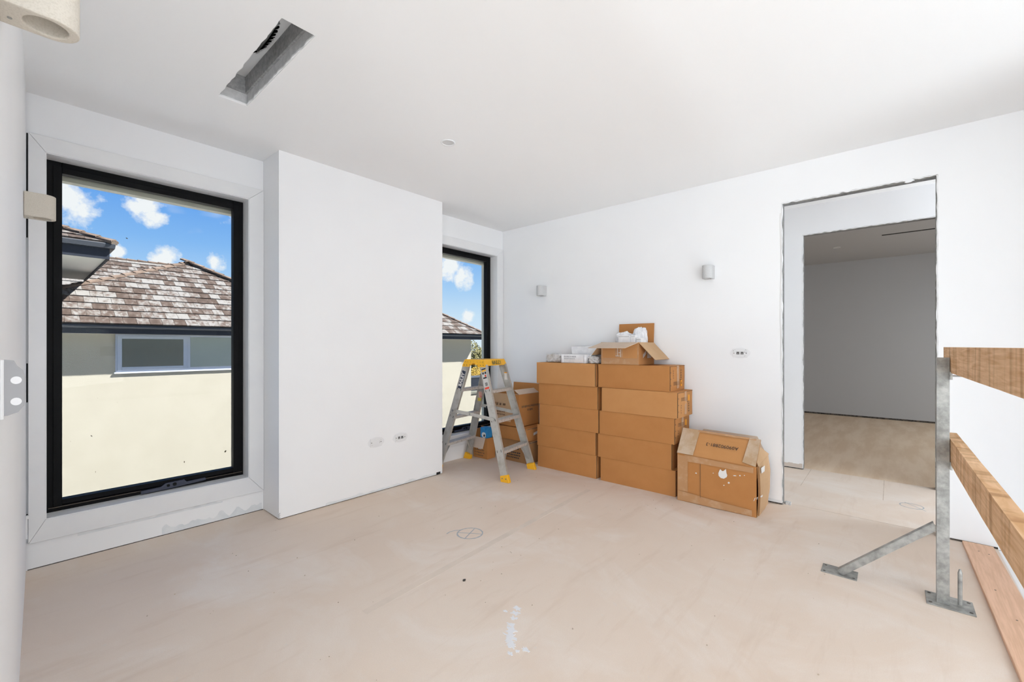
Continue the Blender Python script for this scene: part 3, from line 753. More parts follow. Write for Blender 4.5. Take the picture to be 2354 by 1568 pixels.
# --- wall lights
def sconce(origin, out, side, m, label, hgt=.115, proj=.108, half=.043):
    t = thing('wall_light', label, 'wall light', origin, group='rounded up-down wall lights')
    M = frame_matrix(origin, side, out)      # local x: along wall, y: out of wall, z: up or down
    flip = 1 if M[2][2] > 0 else -1
    n = 20
    prof = [(-half, 0), (-half, proj - half)] + [(math.cos(PI - PI * i / n) * half, proj - half + math.sin(PI - PI * i / n) * half) for i in range(1, n)] + [(half, proj - half), (half, 0)]
    cx, cy, hr = 0, proj - half - .004, .031
    mb = MB(); k = len(prof)
    hole = [(cx + math.cos(PI - (2 * PI) * (i / 48)) * hr, cy + math.sin(PI - (2 * PI) * (i / 48)) * hr) for i in range(48)]
    for z in (-hgt / 2, hgt / 2): pass
    bm = bmesh.new()
    rings = {}
    for tagz, z in (('b', -hgt / 2), ('t', hgt / 2)):
        ov = [bm.verts.new(M @ Vector((a, b, z))) for a, b in prof]; hv = [bm.verts.new(M @ Vector((a, b, z))) for a, b in hole]
        rings[tagz] = (ov, hv)
        oe = [bm.edges.new((ov[i], ov[(i + 1) % k])) for i in range(k)]; he = [bm.edges.new((hv[i], hv[(i + 1) % 48])) for i in range(48)]
        bmesh.ops.triangle_fill(bm, edges=oe + he, use_beauty=True)
    for i in range(k):
        j = (i + 1) % k; bm.faces.new((rings['b'][0][i], rings['b'][0][j], rings['t'][0][j], rings['t'][0][i]))
    for i in range(48):
        j = (i + 1) % 48; bm.faces.new((rings['b'][1][i], rings['t'][1][i], rings['t'][1][j], rings['b'][1][j]))
    bmesh.ops.recalc_face_normals(bm, faces=bm.faces)
    es = [e for e in bm.edges if len(e.link_faces) == 2 and abs(e.calc_face_angle(0)) > .9]
    bmesh.ops.bevel(bm, geom=es, offset=.003, segments=2, profile=.5, affect='EDGES', clamp_overlap=True)
    me = bpy.data.meshes.new('body'); bm.transform(WM[t].inverted()); bm.to_mesh(me); bm.free()
    link('body', me, m, t)
    b = MB(); b.cyl((0, cy, -.018), (0, 0, 1), hr + .002, .036, 32); b.v = [M @ v for v in b.v]; b.build('lamp_holder', m, t)
    s = MB(); s.cyl((half * .3, .014, -hgt / 2 - .0015), (0, 0, 1), .0035, .003, 12); s.cyl((half * .3, .014, hgt / 2 - .0015), (0, 0, 1), .0035, .003, 12)
    s.v = [M @ v for v in s.v]; s.build('screw', GALV, t)
sconce((lx(1.247), 1.247, 1.948), (1, .0, 0), (0, 1, 0), SCONCE, 'large sandy wall light high above the hinge plate, its round opening seen from below')
sconce((lx(3.14), 3.14, 1.948), (1, .0, 0), (0, 1, 0), SCONCE, 'sandy wall light in front of the large window frame')
sconce((XR, 3.03, 1.902), (-1, 0, 0), (0, -1, 0), SCONCEW, 'pale grey wall light between the far window and the stacked boxes')
sconce((XR, 1.205, 1.912), (-1, 0, 0), (0, -1, 0), SCONCEW, 'pale grey wall light above the battered carton, beside the doorway')

# ================================================================== CARTONS
def soft_box(x0, x1, y0, y1, z0, z1, bulge=.004, seed=0, n=6, open_top=False):
    """box of a subdivided grid whose faces bulge a little, as filled cartons do"""
    bm = bmesh.new()
    bmesh.ops.create_cube(bm, size=1)
    if open_top: pass
    bmesh.ops.bevel(bm, geom=list(bm.edges), offset=.008 , segments=2, profile=.6, affect='EDGES')
    bmesh.ops.subdivide_edges(bm, edges=[e for e in bm.edges if e.calc_length() > .5], cuts=n, use_grid_fill=True)
    for v in bm.verts:
        p = v.co
        u = [1 - (2 * c) ** 2 for c in p]
        u = [max(0, c) for c in u]
        o = Vector((0, 0, 0))
        for ax in range(3):
            if abs(p[ax]) > .49:
                a, b = [i for i in range(3) if i != ax]
                o[ax] = math.copysign(1, p[ax]) * bulge * u[a] * u[b] * (ax != 2)
        s = Vector((x1 - x0, y1 - y0, z1 - z0))
        q = Vector(((x0 + x1) / 2, (y0 + y1) / 2, (z0 + z1) / 2)) + Vector((p.x * s.x, p.y * s.y, p.z * s.z)) + o
        nn = noise.noise_vector(q * 7 + Vector((seed, seed * 2.3, 0))) * .0022
        if q.z < z0 + .004: nn.z = 0; q.z = z0
        v.co = q + Vector((nn.x, nn.y, 0))
    bmesh.ops.recalc_face_normals(bm, faces=bm.faces)
    return bm
def bm_part(name, bm, m, parent):
    me = bpy.data.meshes.new(name); bm.transform(WM[parent].inverted()); bm.to_mesh(me); bm.free()
    for p in me.polygons: p.use_smooth = True
    try: me.set_sharp_from_angle(angle=R(35))
    except Exception: pass
    return link(name, me, m, parent)
def print_rows(name, M, rows, m, parent, seed=0):
    """rows of tiny illegible printed marks: (x, y, w, h, count)"""
    rnd = random.Random(seed); mb = MB()
    for (x, y, w, h, k) in rows:
        for i in range(k):
            a = x + w * i / k; ww_ = w / k * rnd.uniform(.45, .8)
            mb.box(a, a + ww_, y - h / 2 * rnd.uniform(.6, 1), y + h / 2, 0, .0004)
    mb.v = [M @ v for v in mb.v]
    return mb.build(name, m, parent)

def carton(x0, x1, y0, y1, z0, z1, label, m=CARD, seed=0, end=None, rz=0):
    cx, cy = (x0 + x1) / 2, (y0 + y1) / 2
    t = thing('carton', label, 'box', (cx, cy, z0), rz, group='long brown cartons in two stacks')
    T = WM[t] @ Matrix.Translation((-cx, -cy, -z0))
    def fin(mb, name, mm, bevel=0):
        mb.v = [T @ v for v in mb.v]; return mb.build(name, mm, t, bevel)
    bm = soft_box(x0, x1, y0, y1, z0, z1, .005, seed); bm.transform(T); bm_part('body', bm, m, t)
    # flap seams on the ends and the fold line on the front
    s = MB(); ye = y0 - .0045
    s.box(x0 + .004, x1 - .004, ye + .001, ye + .0045, (z1) - .006, z1 - .003)
    s.box(x0 + .003, x0 + .0055, ye - .0002, ye + .005, z0 + .006, z1 - .006)
    fin(s, 'flap_seam', SEAM)
    tp = MB(); xm = (x0 + x1) / 2
    tp.box(xm - .024, xm + .024, ye - .0012, ye + .003, z0 + .02, z1 - .001)
    fin(tp, 'tape', TAPE)
    if z1 > 1.05:
        fin(MB().box(xm - .024, xm + .024, y0 - .002, y0 + .07, z1 + .0001, z1 + .0006), 'tape', TAPE)
    if end:
        MM = T @ frame_matrix((xm, ye - .0014, (z0 + z1) / 2), (1, 0, 0), (0, 0, 1 if end > 0 else -1))
        rows = [(-.11, .066, .02, .008, 1), (-.11, .046, .015, .008, 1), (-.11, .024, .02, .008, 1), (-.11, .004, .02, .008, 1),
                (.06, .066, .035, .012, 3), (.06, .044, .03, .012, 3), (.06, .022, .03, .012, 3), (.06, .002, .03, .012, 3), (.035, -.018, .045, .010, 4)]
        rows += [(-.10, -.034 - .011 * i, .14, .007, 9) for i in range(3)]
        print_rows('print', MM, rows, INKBR, t, seed)
        st = MB().box(.062, .095, -.074, -.022, 0, .0008); st.v = [MM @ v for v in st.v]; so = st.build('sticker', ORANGE, t)
        tag(so, 'orange sticker')
        bb = MB().box(.073, .083, -.058, -.036, .0008, .0012); bb.v = [MM @ v for v in bb.v]; bb.build('sticker_mark', INK, so)
        mk = MB()
        for zz in (.055, 0, -.055): mk.add([(-.172, zz - .006, 0), (-.158, zz - .006, 0), (-.165, zz + .006, 0)], [(0, 1, 2)])
        mk.v = [MM @ v for v in mk.v]; mk.build('arrow_print', INK, t)
    return t
H = .2196
LX0, LX1 = 3.652, 4.014
order = ('bottom', 'second', 'third', 'fourth', 'top')
offL = ((0, 0), (.004, .010), (0, -.022), (.002, -.012), (-.004, .012))
for i in range(5):
    a, b = offL[i]
    w0, w1 = 2.122, 2.826
    where = {0: 'standing on the floor', 1: 'one above the floor', 2: 'in the middle', 3: 'second from the top', 4: 'on top, under the plastic-wrapped packs'}[i]
    carton(LX0 + a, LX1 - .004 + a * .3, w0 + b, w1 + b, i * H, (i + 1) * H - .0015,
           'long brown carton %s of the stack nearer the stepladder' % where, CARD if i < 4 else CARDL, 10 + i, 0)
offR = ((.0, 0, CARD), (-.002, .034, CARD), (-.006, .008, CARD), (-.010, -.018, CARDL), (.006, .052, CARD))
for i in range(5):
    a, b, m = offR[i]
    where = {0: 'standing on the floor', 1: 'one above the floor', 2: 'in the middle, sticker at its edge,', 3: 'second from top, paler and creased,', 4: 'on top, under the open box,'}[i]
    carton(LX0 + a, LX1 - .004 + a * .3, 1.366 + b, 2.076 + min(b, .028), i * H, (i + 1) * H - .0015,
           'long brown carton %s of the stack nearer the doorway' % where, m, 30 + i, {2: -1, 3: -1, 4: 1}.get(i, 0))

# --- generic open carton: four walls, bottom and flaps
def panel(mb, p, q, r, th):
    """flat cardboard panel spanned by p->q and p->r"""
    p, q, r = Vector(p), Vector(q), Vector(r); n = (q - p).cross(r - p).normalized() * th
    mb.prism([p, q, q + r - p, r], n)
    return mb
TH = .005
# open carton on top of the door-side stack
Z = 5 * H - .0005
bx0, bx1, by0, by1, bz1 = 3.665, 4.0, 1.70, 2.075, Z + .205
t = thing('open_carton', 'open brown carton with spread flaps holding white packs, on the taller stack', 'box', ((bx0 + bx1) / 2, (by0 + by1) / 2, Z))
b = MB()
b.box(bx0, bx0 + TH, by0, by1, Z, bz1).box(bx1 - TH, bx1, by0, by1, Z, bz1).box(bx0 + TH, bx1 - TH, by0, by0 + TH, Z, bz1).box(bx0 + TH, bx1 - TH, by1 - TH, by1, Z, bz1)
b.box(bx0 + TH, bx1 - TH, by0 + TH, by1 - TH, Z, Z + TH)
b.build('body', CARDL, t)
f1 = panel(MB(), (bx0, by1 - .003, bz1), (bx0, by0 + .003, bz1), (bx0 - .155, by1 + .05, bz1 - .050), .004); f1.build('flap', CARDW, t)
f2 = panel(MB(), (bx0 + .005, by0, bz1), (bx1 - .005, by0, bz1), (bx0 + .045, by0 - .135, bz1 - .155), .004); f2.build('flap', CARDP, t)
f3 = panel(MB(), (bx1, by1 - .01, bz1), (bx1, by0 + .002, bz1), (bx1 + .012, by1 - .01, bz1 + .185), .004); f3.build('flap', CARD, t)
f4 = panel(MB(), (bx0 + .005, by1, bz1), (bx1 - .005, by1, bz1), (bx0 - .0, by1 + .10, bz1 - .12), .004); f4.build('flap', CARDP, t)
tp = MB(); tp.box(bx0 - .0006, bx0, 1.855, 1.93, Z + .066, bz1 - .02); tp.box(bx0 - .0012, bx0, by0 + .01, by1 - .01, Z + .004, Z + .06); tp.box(bx0 - .0014, bx0, by0, by0 + .012, Z, bz1)
tp.box(bx0 - .0014, bx0, by1 - .014, by1, Z, bz1 - .02)
tp.build('tape', TAPE, t)
MB().box(bx0 + .01, bx1 - .01, by0 + .01, by1 - .01, Z + TH, bz1 - .10).build('packing_layer', FOAM, t)
lb = MB(); lb.prism([(bx0 + .09, by0 - .001, Z + .06), (bx0 + .16, by0 - .001, Z + .10), (bx0 + .16, by0 - .001, Z + .135), (bx0 + .09, by0 - .001, Z + .095)], (0, -.0006, 0))
lb.build('address_label', STWHITE, t)
lb = MB(); lb.box(bx0 + .18, bx0 + .27, by0 - .0016, by0 - .001, Z + .06, Z + .14); lb.build('address_label', STWHITE, t)
ar = MB(); x_ = bx0 - .0018
for p, q in (((1.905, Z + .165), (1.92, Z + .155)), ((1.905, Z + .165), (1.89, Z + .155)), ((1.905, Z + .165), (1.905, Z + .08)), ((1.925, Z + .08), (1.885, Z + .08)), ((1.895, Z + .11), (1.875, Z + .11)), ((1.875, Z + .07), (1.875, Z + .14))):
    ar.beam((x_, p[0], p[1]), (x_, q[0], q[1]), .004, .0006, (0, 1, 0) if p[0] == q[0] else (0, 0, 1))
ar.build('chalk_arrow', STWHITE, t)

def lumpy(name, c, size, m, parent=None, seed=0, amp=.16, sub=4, squash=.0, box=.45):
    """crumpled wrapped parcel: rounded box with creased noise"""
    bm = bmesh.new(); bmesh.ops.create_icosphere(bm, subdivisions=sub, radius=1)
    for v in bm.verts:
        p = v.co.copy()
        k = max(abs(p.x), abs(p.y), abs(p.z)); cubep = p / k
        q = p.lerp(cubep, box)
        nz = noise.noise(p * 2.3 + Vector((seed * 3.1, 0, seed))) * amp + abs(noise.noise(p * 6 + Vector((seed, seed, 0)))) * amp * .6
        q *= 1 + nz
        v.co = Vector(c) + Vector((q.x * size[0], q.y * size[1], q.z * size[2]))
    zmin = min(v.co.z for v in bm.verts); dz = (c[2] - size[2]) - zmin
    for v in bm.verts: v.co.z = max(c[2] - size[2], v.co.z)
    me = bpy.data.meshes.new(name)
    if parent is not None: bm.transform(WM[parent].inverted())
    bm.to_mesh(me); bm.free()
    return link(name, me, m, parent)
# packs inside the open carton
o = lumpy('bagged_pack', (3.885, 1.945, bz1 + .015), (.065, .085, .085), BAG, seed=2, box=.35)
tag(o, 'crumpled clear bag of white parts heaped at the near side of the open carton', 'bag')
o = lumpy('bagged_pack', (3.895, 1.79, bz1 + .03), (.065, .062, .110), BAG, seed=5, box=.4)
tag(o, 'tall crumpled white bag at the peak of the heap in the open carton', 'bag')
def small_box(x0, x1, y0, y1, z0, z1, label):
    t = thing('white_packet', label, 'packet', ((x0 + x1) / 2, (y0 + y1) / 2, z0), group='white packets in the open carton')
    MB().box(x0, x1, y0, y1, z0, z1).build('body', FOAM, t, bevel=.002)
    MB().box(x0 - .0005, x0 + .002, y0 + .004, y1 - .004, z1 - .014, z1 - .012).build('lid_seam', GAP, t)
small_box(3.725, 3.80, 1.815, 1.93, bz1 - .10, bz1 + .065, 'large white packet at the front of the open carton')
small_box(3.735, 3.79, 1.765, 1.812, bz1 - .10, bz1 + .066, 'narrow white packet beside the large one in the open carton')
small_box(3.74, 3.80, 1.705 + .006, 1.758, bz1 - .10, bz1 + .040, 'short white packet at the doorway side of the open carton')

# packs on top of the other stack
Z5 = 5 * H
o = lumpy('foil_pack', (3.80, 2.70, Z5 + .045), (.055, .095, .045), CLEAR, seed=8, box=.6); tag(o, 'small crinkled clear pack at the window end of the stack top', 'pack')
def foam_pack(name, x0, x1, y0, y1, z1, label, m):
    t = thing(name, label, 'pack', ((x0 + x1) / 2, (y0 + y1) / 2, Z5))
    bm = soft_box(x0, x1, y0, y1, Z5, z1, .008, len(label)); bm_part('body', bm, FOAM, t)
    for k, (a, b_) in enumerate(((y0 - .012, y0 + .02), (y1 - .02, y1 + .010))):
        bm2 = soft_box(x0 - .004, x1 - .004, a, b_, Z5, z1 - .004, .006, k + 5); bm_part('plastic_wrap', bm2, m, t)
    MM = frame_matrix((x0 - .0085, (y0 + y1) / 2 + .03, (Z5 + z1) / 2 + .008), (0, -1, 0), (0, 0, 1))
    print_rows('print', MM, [(-.08, .012, .15, .014, 8), (-.075, -.008, .13, .008, 10)], mat('grey_ink', (.45, .45, .47), .7), t, 3)
    return t
foam_pack('foam_pack', 3.72, 3.86, 2.285, 2.56, Z5 + .085, 'low white foam pack in plastic wrap at the front edge of the stack top', BAG)
MB().prism([(3.88, 2.55, Z5), (3.88, 2.20, Z5), (3.88, 2.17, Z5 + .175), (3.88, 2.555, Z5 + .165)], (.10, 0, 0)).build('foam_block', FOAM, None, bevel=.004)
tag(bpy.data.objects['foam_block'], 'taller white foam block behind the low wrapped pack', 'pack')
panel(MB(), (3.74, 2.27, Z5 + .055), (3.88, 2.27, Z5 + .055), (3.74, 2.14, Z5 + .165), .010).build('foam_sheet', FOAM, None)
tag(bpy.data.objects['foam_sheet'], 'white foam sheet leaning towards the open carton', 'foam sheet')
o = lumpy('foil_pack', (3.78, 2.19, Z5 + .036), (.065, .060, .036), CLEAR, seed=13, box=.7); tag(o, 'crinkled clear pack tucked beside the open carton', 'pack')

# big battered carton in front of the wall
t = thing('battered_carton', 'large battered brown carton with half-open flaps beside the doorway', 'box', (3.80, 1.04, 0))
cx0, cx1, cy0, cy1, cz = 3.603, 3.985, .750, 1.332, .386
b = MB()
n = 10
def front(y, z):   # slightly bowed front
    u = (y - cy0) / (cy1 - cy0); w = z / cz
    return cx0 - .008 * math.sin(PI * u) * math.sin(PI * w)
vs = []; fs = []
for j in range(n + 1):
    for i in range(n + 1):
        y = cy1 + (cy0 - cy1) * i / n; z = cz * j / n - (.012 * i / n * j / n); vs.append((front(y, z), y, z))
for j in range(n):
    for i in range(n): k = j * (n + 1) + i; fs.append((k, k + 1, k + n + 2, k + n + 1))
b.add(vs, fs)
# right end bows out, with a broken front corner
vs = []; fs = []
for j in range(n + 1):
    for i in range(n + 1):
        x = cx0 + .012 + (cx1 - cx0 - .012) * i / n; z = cz * j / n - .012 + .012 * (j == 0) + .03 * (i / n) * (j / n)
        w = j / n; vs.append((x, cy0 - .004 - .034 * math.sin(PI * w) * (.35 + .65 * math.sin(PI * i / n)) - .012 * noise.noise(Vector((x * 9, z * 9, 2))), z))
for j in range(n):
    for i in range(n): k = j * (n + 1) + i; fs.append((k, k + 1, k + n + 2, k + n + 1))
e = MB().add(vs, fs)
b.box(cx0 + .01, cx1, cy1 - TH, cy1, 0, cz); b.box(cx1 - TH, cx1, cy0, cy1 - TH, 0, cz); b.box(cx0 + .012, cx1 - TH, cy0 + .004, cy1 - TH, .001, .006)
b.box(cx0 + .012, cx1 - .01, cy0 + .01, cy1 - .01, cz - .12, cz - .115)
b.build('body', CARD, t)
e.build('end_panel', CARDP, t)
fp = [(cx0, cy1 + .002, cz), (cx0 + .002, cy0 + .006, cz - .014), (cx0 + .145, cy0 + .0, cz + .165), (cx0 + .147, cy1 + .004, cz + .185)]
m_ = MB()
rows = 8; vs = []
for j in range(rows + 1):
    for i in range(rows + 1):
        u, v = i / rows, j / rows
        lo = Vector(fp[0]).lerp(Vector(fp[1]), u); hi = Vector(fp[3]).lerp(Vector(fp[2]), u); p = lo.lerp(hi, v)
        p.z += -.006 * math.sin(PI * u) * (1 - v) + .006 * noise.noise(Vector((u * 3, v * 3, 1))); vs.append(p)
vs2 = [p + Vector((.0035, 0, -.003)) for p in vs]; k0 = len(vs)
fs = []
for j in range(rows):
    for i in range(rows):
        k = j * (rows + 1) + i; fs.append((k, k + 1, k + rows + 2, k + rows + 1)); fs.append((k0 + k, k0 + k + rows + 1, k0 + k + rows + 2, k0 + k + 1))
m_.add(vs + vs2, fs); flap = m_.build('flap', CARDL, t)
u_ = (Vector(fp[1]) - Vector(fp[0])).normalized(); v_ = (Vector(fp[3]) - Vector(fp[0])).normalized(); nrm_ = v_.cross(u_).normalized()
if nrm_.x > 0: nrm_ = -nrm_
def on_flap(u, v, lift=.0035):
    lo = Vector(fp[0]).lerp(Vector(fp[1]), u); hi = Vector(fp[3]).lerp(Vector(fp[2]), u); return lo.lerp(hi, v) + nrm_ * lift
def strip(name, c, m, lift=.006):
    return MB().prism([on_flap(*q, lift) for q in c], nrm_ * .0008).build(name, m, flap)
strip('tape', [(.0, .0), (.22, .0), (.24, 1.0), (.0, 1.0)], SCUFF); strip('tape', [(.22, .92), (.95, .93), (.95, 1.0), (.22, 1.0)], TAPE)
strip('tape', [(.84, .08), (1.0, .0), (1.0, 1.0), (.87, 1.0)], SCUFF)
Mx = frame_matrix(on_flap(.56, .52, .008), -u_, -v_)
if Mx.to_3x3() @ Vector((0, 0, 1)) @ nrm_ < 0: pass
tag(text_part('handwriting', 'A090902881-3', .040, Mx, INK, flap, bold=-.0003), 'handwritten number, upside down')
# end flap, folded half up, and back flap
def cpanel(pts, m, th=(0, 0, -.004)): return MB().prism(pts, th).build('flap', m, t)
cpanel([(cx0 + .02, cy0 - .006, cz - .01), (cx1 - .01, cy0 - .010, cz + .02), (cx1 - .06, cy0 + .075, cz + .10), (cx0 + .10, cy0 + .045, cz + .10)], CARDP)
cpanel([(cx1, cy1 - .002, cz), (cx1, cy0 + .004, cz), (cx1 + .03, cy0 + .08, cz + .14), (cx1 + .03, cy1 - .08, cz + .15)], CARDW, (-.004, 0, 0))
cpanel([(cx0 + .03, cy1 - .002, cz), (cx1 - .02, cy1 - .002, cz), (cx1 - .05, cy1 - .03, cz + .12), (cx0 + .12, cy1 - .02, cz + .13)], CARDW, (0, -.004, 0))
tp = MB(); X_ = cx0 - .0095
tp.prism([(X_ + .006, cy1 - .004, .006), (X_ - .001, (cy0 + cy1) / 2, .006), (X_ + .006, cy0 + .03, .006), (X_ + .004, cy0 + .03, .050), (X_ - .001, (cy0 + cy1) / 2, .062), (X_ + .004, cy1 - .004, .085)], (-.0008, 0, 0))
tp.prism([(X_ + .007, cy1 - .003, .085), (X_ + .004, cy1 - .085, .085), (X_ + .004, cy1 - .085, cz - .02), (X_ + .007, cy1 - .003, cz - .01)], (-.0008, 0, 0))
tp.prism([(X_ + .004, cy1 - .06, cz - .055), (X_ + .0, (cy0 + cy1) / 2, cz - .055), (X_ + .004, cy0 + .02, cz - .06), (X_ + .006, cy0 + .02, cz - .02), (X_, (cy0 + cy1) / 2, cz - .012), (X_ + .006, cy1 - .06, cz - .004)], (-.0006, 0, 0))
tp.build('tape', TAPE, t)
MB().box(cx0 - .0105, cx0 - .0085, 1.146, 1.149, .06, .33).build('crease', INKBR, t)
pt = MB()
pt.prism([(cx0 - .0105, a, b_) for a, b_ in ((.998, .315), (.985, .303), (.975, .306), (.958, .324), (.953, .29), (.948, .278), (.953, .262), (.972, .247), (.994, .248), (1.01, .262), (1.012, .282), (1.005, .302))], (.003, 0, 0))
for i, (y, z, r) in enumerate(((.938, .222, .010), (.895, .285, .010), (.86, .292, .007), (1.05, .275, .004), (.972, .195, .005), (1.18, .25, .008), (.83, .30, .004))):
    pt.prism([(cx0 - .010, a, b_) for a, b_ in blob(y, z, r, 10, .4, seed=i, sx=1.3 if i == 1 else 1, sy=.4 if i == 1 else .8)], (.003, 0, 0))
tag(pt.build('paint_splash', STWHITE, t), 'white paint splash')
MB().prism([(cx0 + .06, cy0 - .02, .318), (cx0 + .13, cy0 - .026, .322), (cx0 + .13, cy0 - .027, .365), (cx0 + .06, cy0 - .017, .358)], (0, -.0012, 0)).build('paper_label', STWHITE, t)
MB().prism([(cx0 - .002, cy0 + .02, .12), (cx0 + .05, cy0 - .028, .15), (cx0 + .05, cy0 - .03, .165), (cx0 + .02, cy0 - .02, .16), (cx0 - .004, cy0 + .012, .145)], (-.002, -.001, 0)).build('torn_paper', STWHITE, t)
sd_ = MB()
zz = [cz * i / 16 - .006 for i in range(1, 17)]
for z_, z2 in zip(zz[:-1], zz[1:]):
    sd_.beam((cx0 + .004 + .002 * random.random(), cy0 - .008 - .018 * math.sin(PI * z_ / cz) * .5, z_), (cx0 + .004, cy0 - .008 - .018 * math.sin(PI * z2 / cz) * .5, z2), .014, .006, (0, 1, 0))
sd_.build('torn_edge', CARDD, t)

# cartons behind the stepladder
def plain_carton(name, x0, x1, y0, y1, z0, z1, label, m, seed, rz=0):
    cx, cy = (x0 + x1) / 2, (y0 + y1) / 2
    t = thing(name, label, 'box', (cx, cy, z0), rz)
    T = WM[t] @ Matrix.Translation((-cx, -cy, -z0))
    bm = soft_box(x0, x1, y0, y1, z0, z1, .004, seed); bm.transform(T); bm_part('body', bm, m, t)
    return t, T
t, T = plain_carton('brown_carton', 3.62, 4.0, 2.925, 3.36, 0, .235, 'brown carton with printed text on the floor behind the stepladder', CARDD, 51)
print_rows('print', T @ frame_matrix((3.6145, 3.16, .10), (0, -1, 0), (0, 0, 1)), [(-.05, .045, .16, .018, 5), (-.09, .0, .22, .014, 8), (-.09, -.028, .22, .014, 9), (-.09, -.056, .2, .014, 8)], INK, t, 4)
s = MB().box(3.63, 3.99, 2.9195, 2.922, .222, .228); s.v = [T @ v for v in s.v]; s.build('flap_seam', GAP, t)
t, T = plain_carton('brown_carton', 3.615, 3.995, 2.95, 3.36, .236, .375, 'flat brown carton with a white label between the floor carton and the open one', CARD, 52)
s = MB().prism([(3.73, 2.944, .292), (3.83, 2.944, .312), (3.83, 2.944, .340), (3.73, 2.944, .320)], (0, -.001, 0)); s.v = [T @ v for v in s.v]; s.build('address_label', STWHITE, t)
s = MB().box(3.625, 3.985, 2.9445, 2.947, .366, .370); s.v = [T @ v for v in s.v]; s.build('flap_seam', GAP, t)
# the open one with a hanging printed flap
t = thing('open_carton', 'open brown carton with a hanging printed flap behind the stepladder', 'box', (3.8, 3.27, .376), R(0))
x0, x1, y0, y1, z0, z1 = 3.63, 3.99, 3.07, 3.46, .376, .735
b = MB().box(x0, x0 + TH, y0, y1, z0, z1).box(x1 - TH, x1, y0, y1, z0, z1).box(x0 + TH, x1 - TH, y0, y0 + TH, z0, z1).box(x0 + TH, x1 - TH, y1 - TH, y1, z0, z1).box(x0, x1, y0, y1, z0 - .0005, z0 + TH)
b.build('body', CARD, t)
panel(MB(), (x0, y1, z1), (x0, y0 + .06, z1), (x0 - .05, y1 + .02, z1 - .30), .004).build('flap', CARDP, t)
panel(MB(), (x0 + .005, y0, z1), (x1 - .005, y0, z1), (x0 + .005, y0 + .075, z1 + .045), .004).build('flap', CARDW, t)
panel(MB(), (x1, y1, z1), (x1, y0, z1), (x1 + .01, y1, z1 + .10), .004).build('flap', CARD, t)
MB().box(x0 + .01, x1 - .01, y0 + .01, y1 - .01, z1 - .05, z1 - .045).build('inner_sheet', CARDW, t)
print_rows('print', frame_matrix((x0 - .036, 3.31, z1 - .17), (0, -1, 0), (.05, 0, .30)), [(-.12, .05, .2, .028, 4), (-.12, -.0, .21, .014, 8), (-.12, -.03, .20, .014, 8), (-.12, -.06, .2, .014, 8)], INKBR, t, 9)
tx = frame_matrix((x0 + .19, y0 - .001, z0 + .20), (1, 0, 0), (0, 0, 1))
print_rows('print', tx, [(-.14, .02, .30, .026, 11), (-.04, -.02, .10, .024, 3)], INKBR, t, 10)
tp = MB().prism([(x0 - .018, y1 + .004, z1 - .10), (x0 - .010, y0 + .07, z1 - .10), (x0 - .014, y0 + .07, z1 - .135), (x0 - .022, y1 + .006, z1 - .135)], (-.0015, 0, 0)); tp.build('tape', TAPE, t)
# small carton in the corner with a blue pack in it
t = thing('small_carton', 'small open brown carton under the window holding a blue pack', 'box', (3.57, 3.51, 0))
x0, x1, y0, y1, z1 = 3.478, 3.61, 3.405, 3.625, .235
b = MB().box(x0, x0 + TH, y0, y1, 0, z1).box(x1 - TH, x1, y0, y1, 0, z1 + .10).box(x0 + TH, x1 - TH, y0, y0 + TH, 0, z1).box(x0 + TH, x1 - TH, y1 - TH, y1, 0, z1 + .08).box(x0 + TH, x1 - TH, y0 + TH, y1 - TH, 0.0005, TH)
b.build('body', CARD, t)
panel(MB(), (x0, y1 - .004, z1), (x0, y0 + .03, z1), (x0 - .04, y1 - .002, z1 - .115), .004).build('flap', CARDW, t)
print_rows('print', frame_matrix((x0 - .001, 3.51, .06), (0, -1, 0), (0, 0, 1)), [(-.09, .03, .16, .018, 6), (-.09, .0, .16, .018, 6), (-.09, -.03, .14, .018, 6)], INKBR, t, 11)
MB().box(x0 - .0015, x0, 3.50, 3.545, .10, .14).build('paper_label', STWHITE, t)
t = thing('blue_pack', 'blue printed pack sticking out of the small carton under the window', 'packet', (3.54, 3.50, TH))
MB().box(3.495, 3.585, 3.43, 3.53, TH, .345).build('body', BLUEBOX, t, bevel=.002)
MB().prism([(3.4945, a, b_) for a, b_ in blob(3.475, .262, .036, 14, .2, seed=3)], (-.0006, 0, 0)).build('print_white', STWHITE, t)
MB().prism([(3.4935, a, b_) for a, b_ in blob(3.468, .256, .018, 10, .4, seed=6)], (-.0006, 0, 0)).build('print_dark', INK, t)

